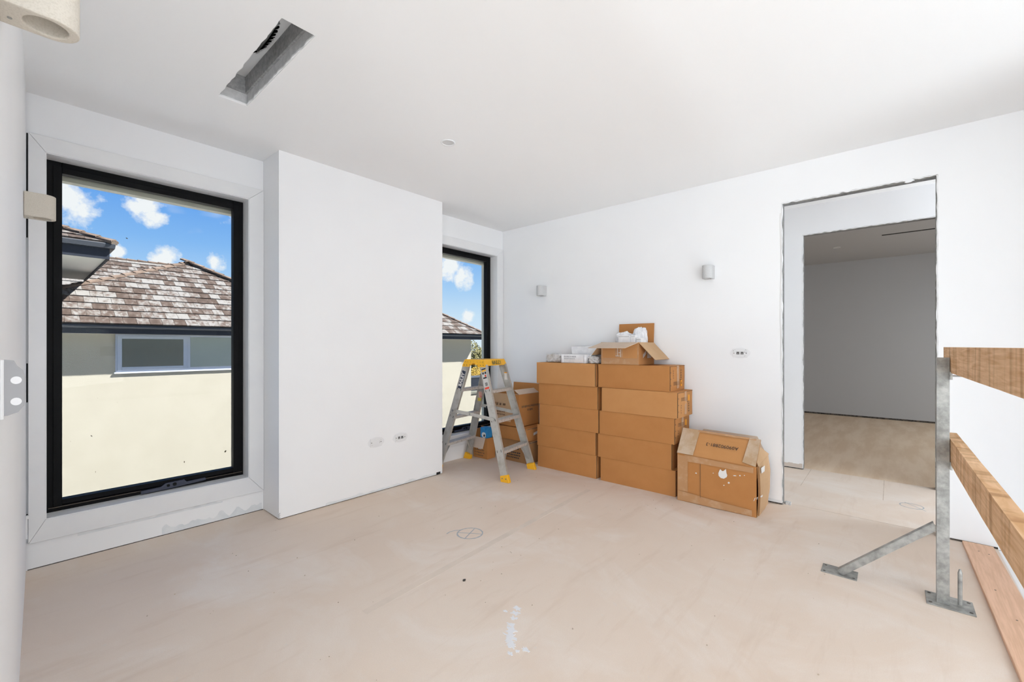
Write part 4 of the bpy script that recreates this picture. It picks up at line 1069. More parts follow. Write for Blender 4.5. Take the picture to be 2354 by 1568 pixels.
# ================================================================== STEPLADDER
LC = (3.195, 3.16, 0); LA = math.atan2(.17, .985)
lad = thing('stepladder', 'double-sided aluminium stepladder with yellow top and feet', 'ladder', LC, LA)
LM = WM[lad]
def lp(mb, name, m, bevel=0, parent=lad, smooth=False):
    mb.v = [LM @ Vector(v) for v in mb.v]; return mb.build(name, m, parent, bevel, smooth=smooth)
HZ = 1.075
def rail_pt(sx, sy, z):
    k = z / HZ
    return Vector((sx * (.268 - .083 * k), sy * (.415 - .31 * k), z))
for sx in (-1, 1):
    for sy in (-1, 1):
        mb = MB(); p, q = rail_pt(sx, sy, .035), rail_pt(sx, sy, HZ)
        d = (q - p).normalized(); Y_ = Vector((0, sy, 0)); Y_ = (Y_ - d * d.dot(Y_)).normalized(); X_ = Vector((-sx, 0, 0)); X_ = (X_ - d * d.dot(X_)).normalized()
        wdt, fl_, th = .078, .026, .0035
        for (a0, a1, b0, b1) in ((-wdt / 2, wdt / 2, 0, th), (-wdt / 2, -wdt / 2 + th, th, fl_), (wdt / 2 - th, wdt / 2, th, fl_)):
            vs = []
            for e in (p, q):
                for a, b_ in ((a0, b0), (a1, b0), (a1, b1), (a0, b1)): vs.append(e + Y_ * a + X_ * b_)
            mb.add(vs, [(0, 3, 2, 1), (4, 5, 6, 7), (0, 1, 5, 4), (1, 2, 6, 5), (2, 3, 7, 6), (3, 0, 4, 7)])
        rail = lp(mb, 'rail', ALU)
        # dark rivet slots, two per tread
        sl_ = MB()
        for z in (.275, .555, .835):
            c = rail_pt(sx, sy, z)
            for a in (-.022, .022):
                c2 = c + Y_ * a - X_ * .0006
                sl_.beam(c2 - d * .012, c2 + d * .012, .006, .0012, Y_)
        lp(sl_, 'rivet_slot', GAP, parent=rail)
        # shoe
        c = rail_pt(sx, sy, 0)
        sh = MB()
        f0 = [(-.047, -.006), (.047, -.006), (.047, .034), (-.047, .034)]; f1 = [(-.042, -.004), (.042, -.004), (.042, .030), (-.042, .030)]
        lo = [c + Vector((0, sy, 0)) * a + Vector((-sx, 0, 0)) * b_ for a, b_ in f0]; hi = [rail_pt(sx, sy, .062) + Y_ * a + X_ * b_ for a, b_ in f1]
        sh.add(lo + hi, [(0, 3, 2, 1), (4, 5, 6, 7), (0, 1, 5, 4), (1, 2, 6, 5), (2, 3, 7, 6), (3, 0, 4, 7)])
        shoe = lp(sh, 'foot', YELLOW, bevel=.003)
        rb = MB()
        for a in (-.02, .02):
            cc = rail_pt(sx, sy, .034) + Vector((0, sy, 0)) * a + Vector((sx, 0, 0)) * .005; rb.cyl(cc, (sx, 0, 0), .006, .003, 12)
        lp(rb, 'rivet', STUD, parent=shoe)
for sy in (-1, 1):
    for z in (.275, .555, .835):
        a, b_ = rail_pt(-1, sy, z), rail_pt(1, sy, z)
        mb = MB(); w2 = .040
        mb.box(a.x + .004, b_.x - .004, a.y - w2, a.y + w2, z - .006, z); mb.box(a.x + .004, b_.x - .004, a.y - w2, a.y - w2 + .004, z - .026, z - .006)
        mb.box(a.x + .004, b_.x - .004, a.y + w2 - .004, a.y + w2, z - .026, z - .006)
        tr_ = lp(mb, 'tread', TREAD)
        rbm = MB()
        for i in range(7): rbm.box(a.x + .006, b_.x - .006, a.y - w2 + .005 + i * .011, a.y - w2 + .009 + i * .011, z, z + .0022)
        lp(rbm, 'grip_ridges', TREAD, parent=tr_)
    # diagonal braces under the lowest tread
    a, b_ = rail_pt(-1, sy, .25), rail_pt(1, sy, .25)
    for sx in (-1, 1):
        e = rail_pt(sx, sy, .10); mid = Vector((sx * .13, a.y, .262))
        mb = MB().beam(e + Vector((-sx * .012, -sy * .02, 0)), mid, .022, .003, (0, 1, 0)); lp(mb, 'brace', ALU)
# spreader bars
for sx in (-1, 1):
    zz = .595 if sx < 0 else .60
    a, b_ = rail_pt(sx, -1, zz - .03), rail_pt(sx, 1, zz + .02)
    off = Vector((sx * .006, 0, 0)); mid = a.lerp(b_, .55) + Vector((sx * .003, 0, .004))
    mb = MB(); mb.beam(a + off, mid + off, .034, .0035, (0, 0, 1)); ar_ = lp(mb, 'spreader', ALU, bevel=.001)
    mb = MB(); mb.beam(mid + off * 1.8 - (b_ - a).normalized() * .02, b_ + off * 1.8, .034, .0035, (0, 0, 1)); lp(mb, 'spreader', ALU, bevel=.001)
    for e, r_ in ((a, .017), (mid, .009), (b_, .012)):
        mb = MB(); mb.cyl(e + off * 1.4, (sx, 0, 0), r_, .005, 18); lp(mb, 'pivot', STUD if r_ < .017 else ALU, parent=ar_)
    if sx > 0:
        mb = MB(); mb.cyl(a.lerp(b_, .74) - Vector((.004, 0, 0)), (-1, 0, 0), .014, .022, 16); lp(mb, 'lock_knob', INK, parent=ar_)
# yellow cap: shell with flared skirt and notches over the sides
cap = MB()
TX, TY = .180, .118; BX, BY = .198, .140
t0, t1, t2 = 1.062, 1.122, 1.135
ring_ = lambda x, y, z: [(-x, -y, z), (x, -y, z), (x, y, z), (-x, y, z)]
cap.add(ring_(TX, TY, t2) + ring_(TX + .006, TY + .006, t1) + ring_(BX, BY, t0 + .012),
        [(0, 1, 2, 3), (4, 5, 1, 0), (5, 6, 2, 1), (6, 7, 3, 2), (7, 4, 0, 3), (8, 9, 5, 4), (10, 11, 7, 6)])
# side skirts with a V notch in the middle
for sx in (-1, 1):
    p = lambda y, z: (sx * (BX if z < t1 - .001 else TX + .006), y, z)
    cap.add([p(-TY - .006, t1), p(TY + .006, t1), p(BY, t0 + .0), p(.055, t0 + .0), p(.012, t0 + .034), p(-.012, t0 + .034), p(-.055, t0 + .0), p(-BY, t0 + .0)],
            [(0, 5, 6, 7), (0, 1, 4, 5), (1, 2, 3, 4)])
capo = lp(cap, 'top_cap', YELLOW)
md = capo.modifiers.new('thickness', 'SOLIDIFY'); md.thickness = .004
rv = MB()
for y in (-.118, -.085, -.045, .045, .085, .118):
    rv.cyl((-BX + .003, y, t0 + .016), (-1, 0, .2), .0038, .006, 10); rv.cyl((-TX - .007, y * .9, t1 - .012), (-1, 0, .2), .003, .006, 10)
lp(rv, 'rivet', GAP, parent=capo)
fm = LM @ frame_matrix((.018, -(BY + TY) / 2 - .006, t0 + .039), (1, 0, 0), (0, .30, 1))
tag(text_part('brand_text', 'BAILEY', .056, fm, mat('faded_green_ink', (.07, .10, .05), .6, col2=(.5, .33, .02), scale=34, contrast=(.5, .6)), capo, bold=.0012), 'worn lettering')
# sticker on the window-side rail: white letters on navy
dr = (rail_pt(-1, 1, HZ) - rail_pt(-1, 1, 0)).normalized()
c = rail_pt(-1, 1, .93) + Vector((-.0014, 0, 0))
sm = frame_matrix(c, dr, (0, 1, 0))
pl_ = MB().box(-.092, .092, -.026, .026, -.0006, .0006); pl_.v = [sm @ v for v in pl_.v]; st = lp(pl_, 'brand_sticker', INKB)
b1 = MB()
nz_ = -1 if (sm.to_3x3() @ Vector((0, 0, 1))).x > 0 else 1
for a in ((-.090, .090, .0225, .0245), (-.090, .090, -.0245, -.0225)): b1.box(a[0], a[1], a[2], a[3], nz_ * .0006, nz_ * .0012)
b1.v = [sm @ v for v in b1.v]; lp(b1, 'sticker_border', STWHITE, parent=st)
side_out = Vector((-1, 0, 0)); xdir = dr; ydir = side_out.cross(xdir)
text_part('brand_text', 'BAILEY', .046, LM @ frame_matrix(c + Vector((-.0012, 0, 0)), xdir, ydir), STWHITE, st, bold=.0014)
# warning label on the near rail
dn = (rail_pt(-1, -1, HZ) - rail_pt(-1, -1, 0)).normalized()
c = rail_pt(-1, -1, .955) + Vector((-.001, 0, 0))
lm_ = frame_matrix(c, side_out.cross(dn) * -1, dn)
def lab(name, r, m, par, lift=.0010):
    mb = MB(); zs = (lm_.to_3x3() @ Vector((0, 0, 1))).x; s_ = -1 if zs > 0 else 1
    mb.box(r[0], r[1], r[2], r[3], 0, s_ * lift); mb.v = [lm_ @ v for v in mb.v]; return lp(mb, name, m, parent=par)
wl_ = lab('warning_label', (-.028, .028, -.115, .10), mat('label_silver', (.60, .59, .57), .5), lad)
lab('label_band', (-.026, .026, .084, .097), INKB, wl_, .0015); lab('label_band', (-.026, .026, .066, .082), YELLOW, wl_, .0015)
for a in (-.014, .014): lab('pictogram', (a - .010, a + .010, .040, .060), INK, wl_, .0015)
lab('pictogram', (.0, .018, .012, .032), RED, wl_, .0015); lab('label_band', (-.022, .020, -.004, .010), INK, wl_, .0015)
for i in range(5): lab('barcode_bar', (-.012 + .006 * i, -.0085 + .006 * i, -.078, -.044), INK, wl_, .0015)
lab('label_band', (-.026, .026, -.110, -.090), RED, wl_, .0015)
c = rail_pt(1, 1, .70); dc = (rail_pt(1, 1, HZ) - rail_pt(1, 1, 0)).normalized()
k_ = MB(); 
for z_, m, hh in ((.735, mat('faded_red', (.75, .22, .16), .6, col2=(.7, .6, .5), scale=40), .035), (.682, mat('faded_yellow', (.72, .56, .10), .6), .018)):
    c = rail_pt(1, 1, z_) + Vector((-.005, 0, 0)); mm = frame_matrix(c, (0, 1, 0), dc)
    mb = MB().box(-.024, .024, -hh, hh, -.0006, .0006); mb.v = [mm @ v for v in mb.v]; lp(mb, 'warning_label', m)
for z_ in (.965,):
    for sx, sy in ((1, -1), (1, 1)):
        c = rail_pt(sx, sy, z_) + Vector((-.0045, 0, 0)); mm = frame_matrix(c, (0, 1, 0), (rail_pt(sx, sy, HZ) - rail_pt(sx, sy, 0)).normalized())
        mb = MB().box(-.018, .018, -.05, .03, -.0006, .0006); mb.v = [mm @ v for v in mb.v]; w = lp(mb, 'warning_label', STWHITE)
        mb = MB().box(-.018, .018, .02, .03, -.0012, .0012); mb.v = [mm @ v for v in mb.v]; lp(mb, 'label_band', ORANGE, parent=w)

# ================================================================== GUARD RAIL AND FLOOR BOARD
t = thing('guard_post', 'galvanised steel guard rail post with diagonal brace, bolted to the floor', 'post', (3.02, -.19, 0))
px0, px1, py0, py1 = 2.995, 3.043, -.2135, -.168
p = MB()
th = .003
p.box(px0, px0 + th, py0, py1, .006, 1.211).box(px1 - th, px1, py0, py1, .006, 1.211).box(px0 + th, px1 - th, py0, py0 + th, .006, 1.211).box(px0 + th, px1 - th, py1 - th, py1, .006, 1.211)
p.build('upright', GALV, t)
bp = MB().box(2.955, 3.10, -.30, -.13, 0, .006); base = bp.build('base_plate', GALV, t, bevel=.001)
for x, y in ((2.975, -.285), (3.08, -.285), (2.975, -.145), (3.08, -.145)):
    MB().cyl((x, y, .006), (0, 0, 1), .007, .001, 14).build('bolt_hole', GAP, base)
sg = MB().tube([(3.035, -.252, .006), (3.035, -.252, .16), (3.035, -.252, .178)], [.0085, .0085, .004], 10); sg.build('spigot', GALV, t)
br = MB()
A_, B_ = Vector((3.018, .215, .012)), Vector((3.018, -.168, .375))
br.beam(A_, B_, .032, .005, (0, .68, .72)); br.beam(A_ + Vector((.013, 0, 0)), B_ + Vector((.013, 0, 0)), .005, .026, (0, .68, .72))
br = MB(); dd = (B_ - A_).normalized(); nn_ = Vector((1, 0, 0)).cross(dd).normalized()
br.beam(A_ + Vector((-.012, 0, 0)), B_ + Vector((-.012, 0, 0)), .032, .004, nn_); br.beam(A_ + Vector((.004, 0, 0)) + nn_ * .016 * (1 if nn_.z > 0 else -1), B_ + Vector((.004, 0, 0)) + nn_ * .016 * (1 if nn_.z > 0 else -1), .036, .004, (1, 0, 0))
br.build('brace', GALV, t)
fp_ = MB().box(2.985, 3.10, .140, .300, 0, .005).build('foot_plate', GALV, t, bevel=.001)
for x, y in ((3.0, .285), (3.08, .285), (3.0, .155)): MB().cyl((x, y, .005), (0, 0, 1), .006, .001, 12).build('bolt_hole', GAP, fp_)
for z in (1.125, .688):
    k_ = MB(); k_.box(2.985, 3.045, -.275, -.2135, z - .006, z - .001); k_.box(2.985, 3.045, -.279, -.274, z - .006, z + .03); k_.box(2.975, 2.995, -.222, -.214, z - .02, z + .018)
    k_.build('rail_bracket', GALV, t)
def rail_timber(za, zb, xa, h, label, ya=-.2155, yb=-.247, xb=.75, th=.042):
    xm = 1.63
    sl = (yb - ya) / (xm - 3.02); sz = (zb - za) / (xm - 3.02)
    Yf = lambda x: ya + sl * (x - 3.02); Zt = lambda x: za + sz * (x - 3.02)
    mb = MB(); n = 24; vs = []
    rnd = random.Random(int(za * 100))
    for i in range(n + 1):
        x = xa + (xb - xa) * i / n; j = [rnd.uniform(-.0006, .0006) for _ in range(4)]
        vs += [(x, Yf(x) + j[0], Zt(x)), (x, Yf(x) - th + j[1], Zt(x)), (x, Yf(x) - th + j[2], Zt(x) - h), (x, Yf(x) + j[3], Zt(x) - h)]
    fs = [(0, 1, 2, 3), (4 * n + 3, 4 * n + 2, 4 * n + 1, 4 * n)]
    for i in range(n):
        a = 4 * i
        for k in range(4): fs.append((a + k, a + (k + 1) % 4, a + 4 + (k + 1) % 4, a + 4 + k))
    mb.add(vs, fs)
    o = mb.build('guard_rail_timber', TIMBER, None)
    return tag(o, label, 'timber rail', 'timber guard rails')
rail_timber(1.262, 1.262, 3.27, .125, 'upper rough-sawn timber guard rail at the top of the steel post')
rail_timber(.815, .787, 3.2, .122, 'lower rough-sawn timber guard rail, mid-height on the steel post')
bd = MB(); bd.prism([(4.005, -.342, 0), (.7, -.392, 0), (.7, -.531, 0), (4.005, -.478, 0)], (0, 0, .020))
tag(bd.build('floor_board', BOARD, None, bevel=.0015), 'bare timber board lying along the floor edge beneath the guard rail', 'board')
bpx = bpy.data.objects['floor_board']
for x, y in ((3.86, -.40), (3.84, -.44), (3.30, -.40), (3.0, -.43)):
    MB().cyl((x, y, .0195), (0, 0, 1), .004, .001, 10).build('nail_hole', GAP, bpx)

# ================================================================== OUTSIDE
struct('ground_bounce', MB().box(-25, 35, 5.6, 11.0, -3.5, -3.48), mat('bounce_paving', (.80, .795, .78), .9, spec=.05))  # added unseen bright strip, bounces sunlight up through the windows
struct('ground', MB().box(-40, 60, 3.98, 90, -3.7, -3.5).box(-40, 60, -40, -5.2, -3.7, -3.5), CONC)
house = thing('neighbour_house', 'neighbouring cream rendered house with tiled hip roofs and dark gutters', 'house', (8, 18, -3.5))
HM = WM[house].inverted()
def hpart(mb, name, m, parent=house, bevel=0): return mb.build(name, m, parent, bevel)
wallm = MB().box(-6, 17.08, 18.0, 18.25, -3.5, 1.66).box(16.83, 17.08, 18.25, 30, -3.5, 1.66)
hpart(wallm, 'house_wall', CREAM)
# eaves: gutter, fascia, soffit
GX0, GX1 = -6, 17.66
g = MB()
prof = [(17.40, 1.80), (17.385, 1.85), (17.40, 1.905), (17.38, 1.92), (17.52, 1.92), (17.52, 1.80)]
g.prism([(GX0, y, z) for y, z in prof], (GX1 - GX0, 0, 0)); g.prism([(x, 17.45, z) for x, z in ((17.66, 1.80), (17.675, 1.905), (17.66, 1.92), (17.54, 1.92), (17.54, 1.80))], (0, 12, 0))
hpart(g, 'gutter', CHAR)
hpart(MB().box(GX0, 17.55, 17.50, 17.54, 1.64, 1.88).box(17.51, 17.55, 17.54, 29, 1.64, 1.88), 'fascia', CHARD)
hpart(MB().box(GX0, 17.52, 17.54, 18.0, 1.645, 1.66), 'soffit', SOFFIT)
# neighbour's window band
nw = hpart(MB().box(2.05, 7.0, 17.975, 18.02, .44, 1.635), 'house_window', NFRAME)
for x0, x1 in ((2.20, 3.752), (3.945, 5.30), (5.45, 6.85)):
    z0, z1 = (.62, 1.50) if x0 < 3 else (.56, 1.575)
    hpart(MB().box(x0, x1, 17.968, 17.976, z0, z1), 'pane', NGLASS if x0 < 3 else mat('pale_glass', (.16, .19, .19), .15), nw)
    if x0 < 3:
        f = MB()
        for a in ((x0 - .11, x0, z0 - .11, z1 + .09), (x1, x1 + .11, z0 - .11, z1 + .09), (x0, x1, z0 - .11, z0), (x0, x1, z1, z1 + .09)): f.box(a[0], a[1], 17.955, 17.976, a[2], a[3])
        hpart(f, 'sash_frame', NFRAME, nw, .006)
hpart(MB().box(2.02, 7.03, 17.95, 17.976, .42, .46), 'window_sill', NFRAME, nw)

def clip_poly(poly, region):
    out = poly
    m = len(region)
    for i in range(m):
        a, b_ = region[i], region[(i + 1) % m]
        nx, ny = -(b_[1] - a[1]), b_[0] - a[0]
        inp, out = out, []
        for j in range(len(inp)):
            p, q = inp[j - 1], inp[j]
            dp = (p[0] - a[0]) * nx + (p[1] - a[1]) * ny; dq = (q[0] - a[0]) * nx + (q[1] - a[1]) * ny
            if dq >= 0:
                if dp < 0: s_ = dp / (dp - dq); out.append((p[0] + (q[0] - p[0]) * s_, p[1] + (q[1] - p[1]) * s_))
                out.append(q)
            elif dp >= 0:
                s_ = dp / (dp - dq); out.append((p[0] + (q[0] - p[0]) * s_, p[1] + (q[1] - p[1]) * s_))
        if len(out) < 3: return []
    return out
TW, EXPO, TL = .31, .40, .47
tile_mesh = None
def tile_geo(poly, s0, t0):
    """slab over a clipped footprint; lower edge proud, upper edge tucked under the next course"""
    mb = MB(); n = len(poly)
    top = [(s - s0, t - t0, .062 - .075 * (t - t0)) for s, t in poly]; bot = [(s - s0, t - t0, .030 - .075 * (t - t0)) for s, t in poly]
    mb.add(top + bot, [list(range(n)), [i + n for i in range(n)][::-1]] + [(i, i + n, (i + 1) % n + n, (i + 1) % n) for i in range(n)])
    return mb
def roof_plane(parent, origin, e_dir, up_dir, region, smin, smax, visible, budget):
    global tile_mesh
    Mx = frame_matrix(origin, e_dir, up_dir)
    inv = WM[parent].inverted()
    base = MB().add([Mx @ Vector((s, t, .0)) for s, t in region], [list(range(len(region)))]); base.build('roof_underlay', UNDERTILE, parent)
    rest = MB()
    tmax = max(t for s, t in region); row = 0
    while row * EXPO < tmax:
        t0 = row * EXPO; s = math.floor(smin / TW) * TW + (.5 * TW if row % 2 else 0)
        while s < smax:
            full = [(s + .003, t0), (s + TW - .003, t0), (s + TW - .003, t0 + TL), (s + .003, t0 + TL)]
            c = clip_poly(full, region)
            if c:
                isfull = len(c) == 4 and all(abs(a[0] - b_[0]) + abs(a[1] - b_[1]) < 1e-6 for a in c for b_ in [min(full, key=lambda q: abs(q[0] - a[0]) + abs(q[1] - a[1]))])
                w = Mx @ Vector((s + TW / 2, t0 + .15, 0))
                loc = Mx @ Matrix.Translation((s, t0, 0))
                if visible(w) and budget[0] > 0:
                    budget[0] -= 1
                    if isfull:
                        if tile_mesh is None:
                            tile_mesh = tile_geo(full, s, t0).mesh('roof_tile'); tile_mesh.materials.append(TILE)
                        me = tile_mesh
                    else: me = tile_geo(c, s, t0).mesh('roof_tile'); me.materials.append(TILE)
                    o = bpy.data.objects.new('roof_tile', me); C.objects.link(o); o.parent = parent
                    o.matrix_local = inv @ loc; WM[o] = loc
                else:
                    g_ = tile_geo(c, s, t0); rest.add(g_.v, g_.f, loc)
            s += TW
        row += 1
    if rest.v: tag(rest.build('roof_tile_field', TILE, parent), kind='stuff')
cap_mesh = None
def ridge_caps(parent, p, q, step=.40):
    """angular capping tiles overlapping along a hip or ridge"""
    global cap_mesh
    p, q = Vector(p), Vector(q); d = (q - p); L = d.length; d.normalize(); side = d.cross(Vector((0, 0, 1))).normalized(); up = side.cross(d)
    if cap_mesh is None:
        mb = MB(); w, h, l = .125, .055, .46
        a = [(0, -w, -h), (0, 0, .0), (0, w, -h)]
        th = .022
        v = []
        for x, lift in ((0, .035), (l, .0)):
            for (_, y, z) in a: v.append((x, y, z + lift + .02))
            for (_, y, z) in a: v.append((x, y, z + lift + .02 - th - .02))
        mb.add(v, [(0, 1, 7, 6), (1, 2, 8, 7), (3, 9, 10, 4), (4, 10, 11, 5), (0, 3, 4, 1), (1, 4, 5, 2), (6, 7, 10, 9), (7, 8, 11, 10), (0, 6, 9, 3), (2, 5, 11, 8)])
        cap_mesh = mb.mesh('ridge_tile'); cap_mesh.materials.append(RIDGE)
    inv = WM[parent].inverted(); n = int(L / step)
    for i in range(n + 1):
        c = p + d * (i * step)
        Mx = frame_matrix(c, d, side)
        if (Mx.to_3x3() @ Vector((0, 0, 1))).z < 0: Mx = frame_matrix(c, d, -side)
        o = bpy.data.objects.new('ridge_tile', cap_mesh); C.objects.link(o); o.parent = parent; o.matrix_local = inv @ Mx; WM[o] = Mx
    Mz = frame_matrix(p, d, side)
    if (Mz.to_3x3() @ Vector((0, 0, 1))).z < 0: Mz = frame_matrix(p, d, -side)
    MB().box(0, L, -.10, .10, -.09, .0, Mz).build('ridge_mortar', MORTAR, parent)

def seen(w, x0, x1, y0, y1):
    a = R(41.12); d = w.x * math.cos(a) + w.y * math.sin(a); r = w.x * math.sin(a) - w.y * math.cos(a)
    return x0 < 1177 + 999.36 * r / d < x1 and y0 < 796 - 999.36 * (w.z - 1.267) / d < y1
budget = [300]
def plane_from(eaveY, eaveZ, tan, e_dir=Vector((1, 0, 0))):
    up = Vector((0, 1, tan)).normalized(); return up
TAN = .65; up = plane_from(0, 0, TAN); cosp = 1 / math.sqrt(1 + TAN * TAN)
EY, EZ = 17.36, 1.90
# front wing
AX, AYr = 4.62, 4.17                        # apex X, run from eave
roofA = hpart(MB().add([(AX - .2, EY + AYr + .3, EZ + AYr * TAN - .35), (AX + 4.8, EY + .3, EZ - .1), (AX + 4.8, EY + 12, EZ - .1), (AX - 6.0, EY + 12, EZ - .1), (AX - 6.0, EY + .3, EZ - .1), (AX, EY + 12, EZ + AYr * TAN - .35)],
              [(0, 1, 2, 5), (0, 5, 3, 4)]), 'roof', UNDERTILE)
hipL, hipR = 6.22, 5.0
regA = [(AX - hipL, 0), (AX + hipR, 0), (AX, AYr / cosp)]
roof_plane(roofA, (0, EY, EZ), (1, 0, 0), up, regA, AX - hipL, AX + hipR, lambda w: seen(w, 110, 600, 500, 780), [190])
apex = (AX, EY + AYr, EZ + AYr * TAN)
ridge_caps(roofA, (AX - hipL, EY, EZ + .07), (apex[0], apex[1], apex[2] + .07)); ridge_caps(roofA, (AX + hipR, EY, EZ + .07), (apex[0] + .15, apex[1] - .15, apex[2] + .05))
ridge_caps(roofA, (apex[0], apex[1] + 5, apex[2] + .06), (apex[0], apex[1], apex[2] + .08))
# main ridge behind, along X
RY, RZ = 28.0, 1.267 + 4.17
roofM = hpart(MB().add([(-8, RY - 7, RZ - 7 * TAN - .05), (6, RY - 7, RZ - 7 * TAN - .05), (6, RY - .1, RZ - .12), (-8, RY - .1, RZ - .12), (-8, RY + 6, RZ - 3), (6, RY + 6, RZ - 3)], [(0, 1, 2, 3), (3, 2, 5, 4)]), 'roof', UNDERTILE)
nrows = 6.0 / cosp
regM = [(-6, 0), (6.0, 0), (6.0, nrows), (-6, nrows)]
roof_plane(roofM, (0, RY - 6, RZ - 6 * TAN), (1, 0, 0), up, regM, -6, 6, lambda w: seen(w, 195, 430, 590, 650), [60])
ridge_caps(roofM, (-4, RY, RZ + .05), (6.1, RY, RZ + .05))
# wing seen through the second window
BXc, BR = 17.70, 4.2
roofB = hpart(MB().add([(BXc - BR, EY + BR, EZ - .08 + BR * TAN), (BXc, EY, EZ - .08), (BXc, EY + 12, EZ - .08), (BXc - BR, EY + 12, EZ - .08 + BR * TAN)], [(0, 1, 2, 3)]), 'roof', UNDERTILE)
regB = [(10.5, 0), (BXc, 0), (BXc - BR, BR / cosp), (10.5, BR / cosp)]
roof_plane(roofB, (0, EY, EZ), (1, 0, 0), up, regB, 10.5, BXc, lambda w: seen(w, 1000, 1130, 700, 790), [50])
ridge_caps(roofB, (BXc, EY, EZ + .07), (BXc - BR, EY + BR, EZ + BR * TAN + .07))
ridge_caps(roofB, (10.5, EY + BR, EZ + BR * TAN + .07), (BXc - BR, EY + BR, EZ + BR * TAN + .07))
# upper overhanging roof corner at the left
UX, UY0, UY1, UZ = 1.82, 16.0, 22.3, 4.06
g = MB(); hh = .13
g.prism([(-8, y, z) for y, z in ((UY0, UZ - hh), (UY0 - .02, UZ - .02), (UY0, UZ), (UY0 + .12, UZ), (UY0 + .12, UZ - hh))], (UX + 8, 0, 0))
g.prism([(x, UY0 + .05, z) for x, z in ((UX, UZ - hh), (UX + .02, UZ - .02), (UX, UZ), (UX - .12, UZ), (UX - .12, UZ - hh))], (0, UY1 - UY0, 0))
hpart(g, 'gutter', CHAR)
hpart(MB().box(-8, UX - .1, UY0 + .1, UY0 + .14, UZ - .42, UZ - .05).box(UX - .14, UX - .1, UY0 + .14, UY1, UZ - .42, UZ - .05), 'fascia', CHARD)
hpart(MB().box(-8, UX - .14, UY0 + .14, UY1, UZ - .36, UZ - .34), 'soffit', SOFFIT)
hpart(MB().box(-8, UX - .75, UY1 - .6, UY1 - .35, 2.2, UZ - .3), 'house_wall', CHARD)  # shade under the soffit is put into the charcoal colour of this wall
UT = .42; upU = Vector((0, 1, UT)).normalized(); cU = 1 / math.sqrt(1 + UT * UT)
roofU = hpart(MB().add([(-8, UY0, UZ), (UX, UY0, UZ), (UX - 3, UY0 + 3, UZ + 3 * UT - .06), (-8, UY0 + 3, UZ + 3 * UT - .06), (UX, UY1, UZ), (UX - 3, UY1 - 3, UZ + 3 * UT - .06)], [(0, 1, 2, 3), (1, 4, 5, 2)]), 'roof', UNDERTILE)
roof_plane(roofU, (0, UY0 + .05, UZ), (1, 0, 0), upU, [(-4, 0), (UX, 0), (UX - 3, 3 / cU), (-4, 3 / cU)], -4, UX, lambda w: w.x > -.4 and w.y < 17.4, [30])
ridge_caps(roofU, (UX, UY0, UZ + .07), (UX - 3, UY0 + 3, UZ + 3 * UT + .06), .42)

# --- trees and street beyond
def leafy(name, c, rad, n, m, label, cat='tree', trunk=True, leaf=.16, seed=0, group=None, ground=-3.5):
    rnd = random.Random(seed); c = Vector(c)
    t = thing(name, label, cat, (c.x, c.y, ground), group=group)
    mb = MB()
    for i in range(n):
        v = Vector((rnd.gauss(0, 1), rnd.gauss(0, 1), rnd.gauss(0, 1))).normalized() * rnd.random() ** .45
        p = c + Vector((v.x * rad[0], v.y * rad[1], v.z * rad[2])); p += noise.noise_vector(p * .6) * .5 * min(rad)
        if p.z < ground: p.z = ground + rnd.random() * .4
        a = Vector((rnd.gauss(0, 1), rnd.gauss(0, 1), rnd.gauss(0, .6))).normalized() * leaf * rnd.uniform(.5, 1); b_ = a.orthogonal().normalized() * leaf * .4
        mb.add([p - a, p + b_, p + a, p - b_], [(0, 1, 2, 3)])
    mb.build('foliage', m, t)
    if trunk:
        tk = MB().tube([(c.x, c.y, ground), (c.x + .1, c.y, (ground + c.z) / 2), (c.x, c.y, c.z + rad[2] * .5)], [.2, .14, .04], 8)
        for k in range(5):
            a = k * 1.3; tk.tube([(c.x, c.y, c.z - rad[2] * .3), (c.x + math.cos(a) * rad[0] * .7, c.y + math.sin(a) * rad[1] * .7, c.z + rad[2] * .3)], [.06, .02], 6)
        tk.build('trunk', BARK, t)
    return t
def px_pt(u, v, d):
    a = R(41.12); r = (u - 1177) / 999.36
    return Vector((math.cos(a) + r * math.sin(a), math.sin(a) - r * math.cos(a), (796 - v) / 999.36)) * d + Vector((0, 0, 1.267))
t = thing('tree', 'thin branch tip of a tree showing above the upper roof corner', 'tree', (.98, 31, -3.5))
tk = MB().tube([(.98, 31, -3.5), (1.0, 31, 4.5), (1.12, 31, 6.1), (1.0, 31, 6.7), (.82, 31, 7.3), (.60, 31, 7.55)], [.2, .12, .05, .04, .025, .012], 8)
for a, b_ in (((1.05, 31, 6.2), (1.5, 30.9, 6.15)), ((1.0, 31, 6.7), (.62, 31.1, 6.72)), ((.95, 31, 6.95), (1.25, 31, 7.1)), ((1.1, 31, 6.0), (.7, 31, 6.1)), ((1.05, 31, 5.6), (1.9, 31, 5.7)), ((1.05, 31, 5.3), (2.1, 31, 5.1))): tk.tube([a, b_], [.02, .01], 6)
tk.build('trunk', BARK, t)
rnd = random.Random(4); mb = MB()
for (x, z, r, n) in ((.62, 7.5, .10, 14), (.78, 7.3, .12, 20), (.66, 6.72, .14, 22), (.98, 6.85, .16, 30), (1.2, 7.05, .12, 14), (1.1, 6.4, .16, 30), (1.45, 6.15, .14, 20), (1.0, 6.1, .2, 40), (1.5, 5.5, .5, 160), (2.0, 5.2, .42, 120), (1.4, 5.0, .6, 160), (1.9, 5.7, .3, 60)):
    for i in range(n):
        p = Vector((x + rnd.gauss(0, r), 31 + rnd.gauss(0, r), z + rnd.gauss(0, r * .8))); a = Vector((rnd.gauss(0, 1), rnd.gauss(0, .5), rnd.gauss(0, 1))).normalized() * .085; b_ = a.orthogonal().normalized() * .035
        mb.add([p - a, p + b_, p + a, p - b_], [(0, 1, 2, 3)])
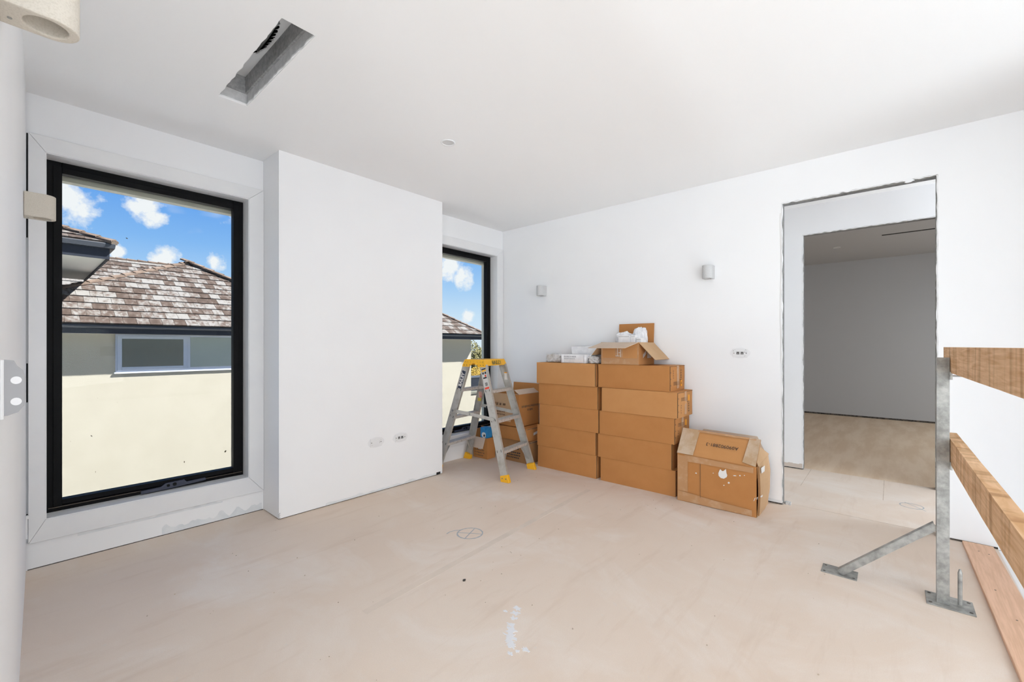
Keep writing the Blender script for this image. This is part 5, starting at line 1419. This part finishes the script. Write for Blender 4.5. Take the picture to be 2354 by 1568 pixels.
mb.build('foliage', LEAFG, t)
leafy('tree', px_pt(1088, 830, 44) , (2.2, 2.2, 2.0), 5200, LEAF, 'olive green tree beside the neighbour house, seen past the stepladder top', seed=1, leaf=.14)
leafy('tree', px_pt(1114, 838, 56), (2.4, 2.4, 2.2), 4600, LEAFG, 'darker tree beyond the olive one, at the edge of the far window', seed=2, leaf=.12)
leafy('shrub', px_pt(1095, 857, 40), (1.3, 1.3, .5), 2600, LEAFY, 'yellow flowering shrub in the street, seen between the ladder rails', 'shrub', False, seed=3, leaf=.07)
bz = px_pt(1097, 880, 33)
hd = thing('garden_wall', 'dark garden wall under the yellow shrub', 'wall', (bz.x, bz.y, -3.5))
MB().box(bz.x - 1.6, bz.x + 3, bz.y - .2, bz.y + 1.0, -3.5, bz.z + .38).build('body', CHARD, hd)
MB().box(bz.x - 1.62, bz.x + 3.02, bz.y - .22, bz.y + 1.02, bz.z + .38, bz.z + .46).build('coping', CHAR, hd)
fw = px_pt(1090, 905, 27.5)
fw_t = thing('low_fence', 'low cream rendered fence with a grey cap beside the neighbour house', 'fence', (fw.x, fw.y, -3.5))
MB().box(fw.x - .7, fw.x + 4, fw.y, fw.y + .25, -3.5, fw.z).build('body', CREAM, fw_t)
MB().box(fw.x - .75, fw.x + 4.05, fw.y - .05, fw.y + .3, fw.z, fw.z + .14).build('coping', CONC, fw_t)

# ------------------------------------------------------------------ fine print, rivets and specks are too small to pick apart: joined parts of kind stuff
for o in list(bpy.data.objects):
    n = o.name.split('.')[0]
    if o.parent is not None and n in ('print', 'screw_holes', 'rivet_slot', 'grip_ridges', 'corner_bead', 'arrow_print', 'paint_spill', 'paint_splash', 'torn_edge', 'plaster_edge', 'plaster_crack', 'chalk_arrow'):
        o['kind'] = 'stuff'
# parts that come in several separate pieces: one object each
def split_loose(o):
    bm = bmesh.new(); bm.from_mesh(o.data); seen = set(); groups = []
    for v in bm.verts:
        if v in seen: continue
        st, g = [v], []
        seen.add(v)
        while st:
            a = st.pop(); g.append(a)
            for e in a.link_edges:
                b_ = e.other_vert(a)
                if b_ not in seen: seen.add(b_); st.append(b_)
        groups.append(g)
    if len(groups) > 1:
        for k, g in enumerate(groups):
            idx = {v: i for i, v in enumerate(g)}
            fs = [[idx[v] for v in f.verts] for f in bm.faces if f.verts[0] in idx]
            me = bpy.data.meshes.new(o.data.name); me.from_pydata([v.co[:] for v in g], [], fs)
            for m in o.data.materials: me.materials.append(m)
            if k == 0: first = me
            else:
                c = o.copy(); c.data = me; C.objects.link(c)
        o.data = first
    bm.free()
for o in list(bpy.data.objects):
    if o.type == 'MESH' and o.parent is not None and o.name.split('.')[0] in ('screw', 'rivet', 'tape', 'flap_seam', 'bottom_plate', 'winder_knob', 'steel_stud', 'stud_lip', 'sticker_border', 'lid_seam'):
        split_loose(o)
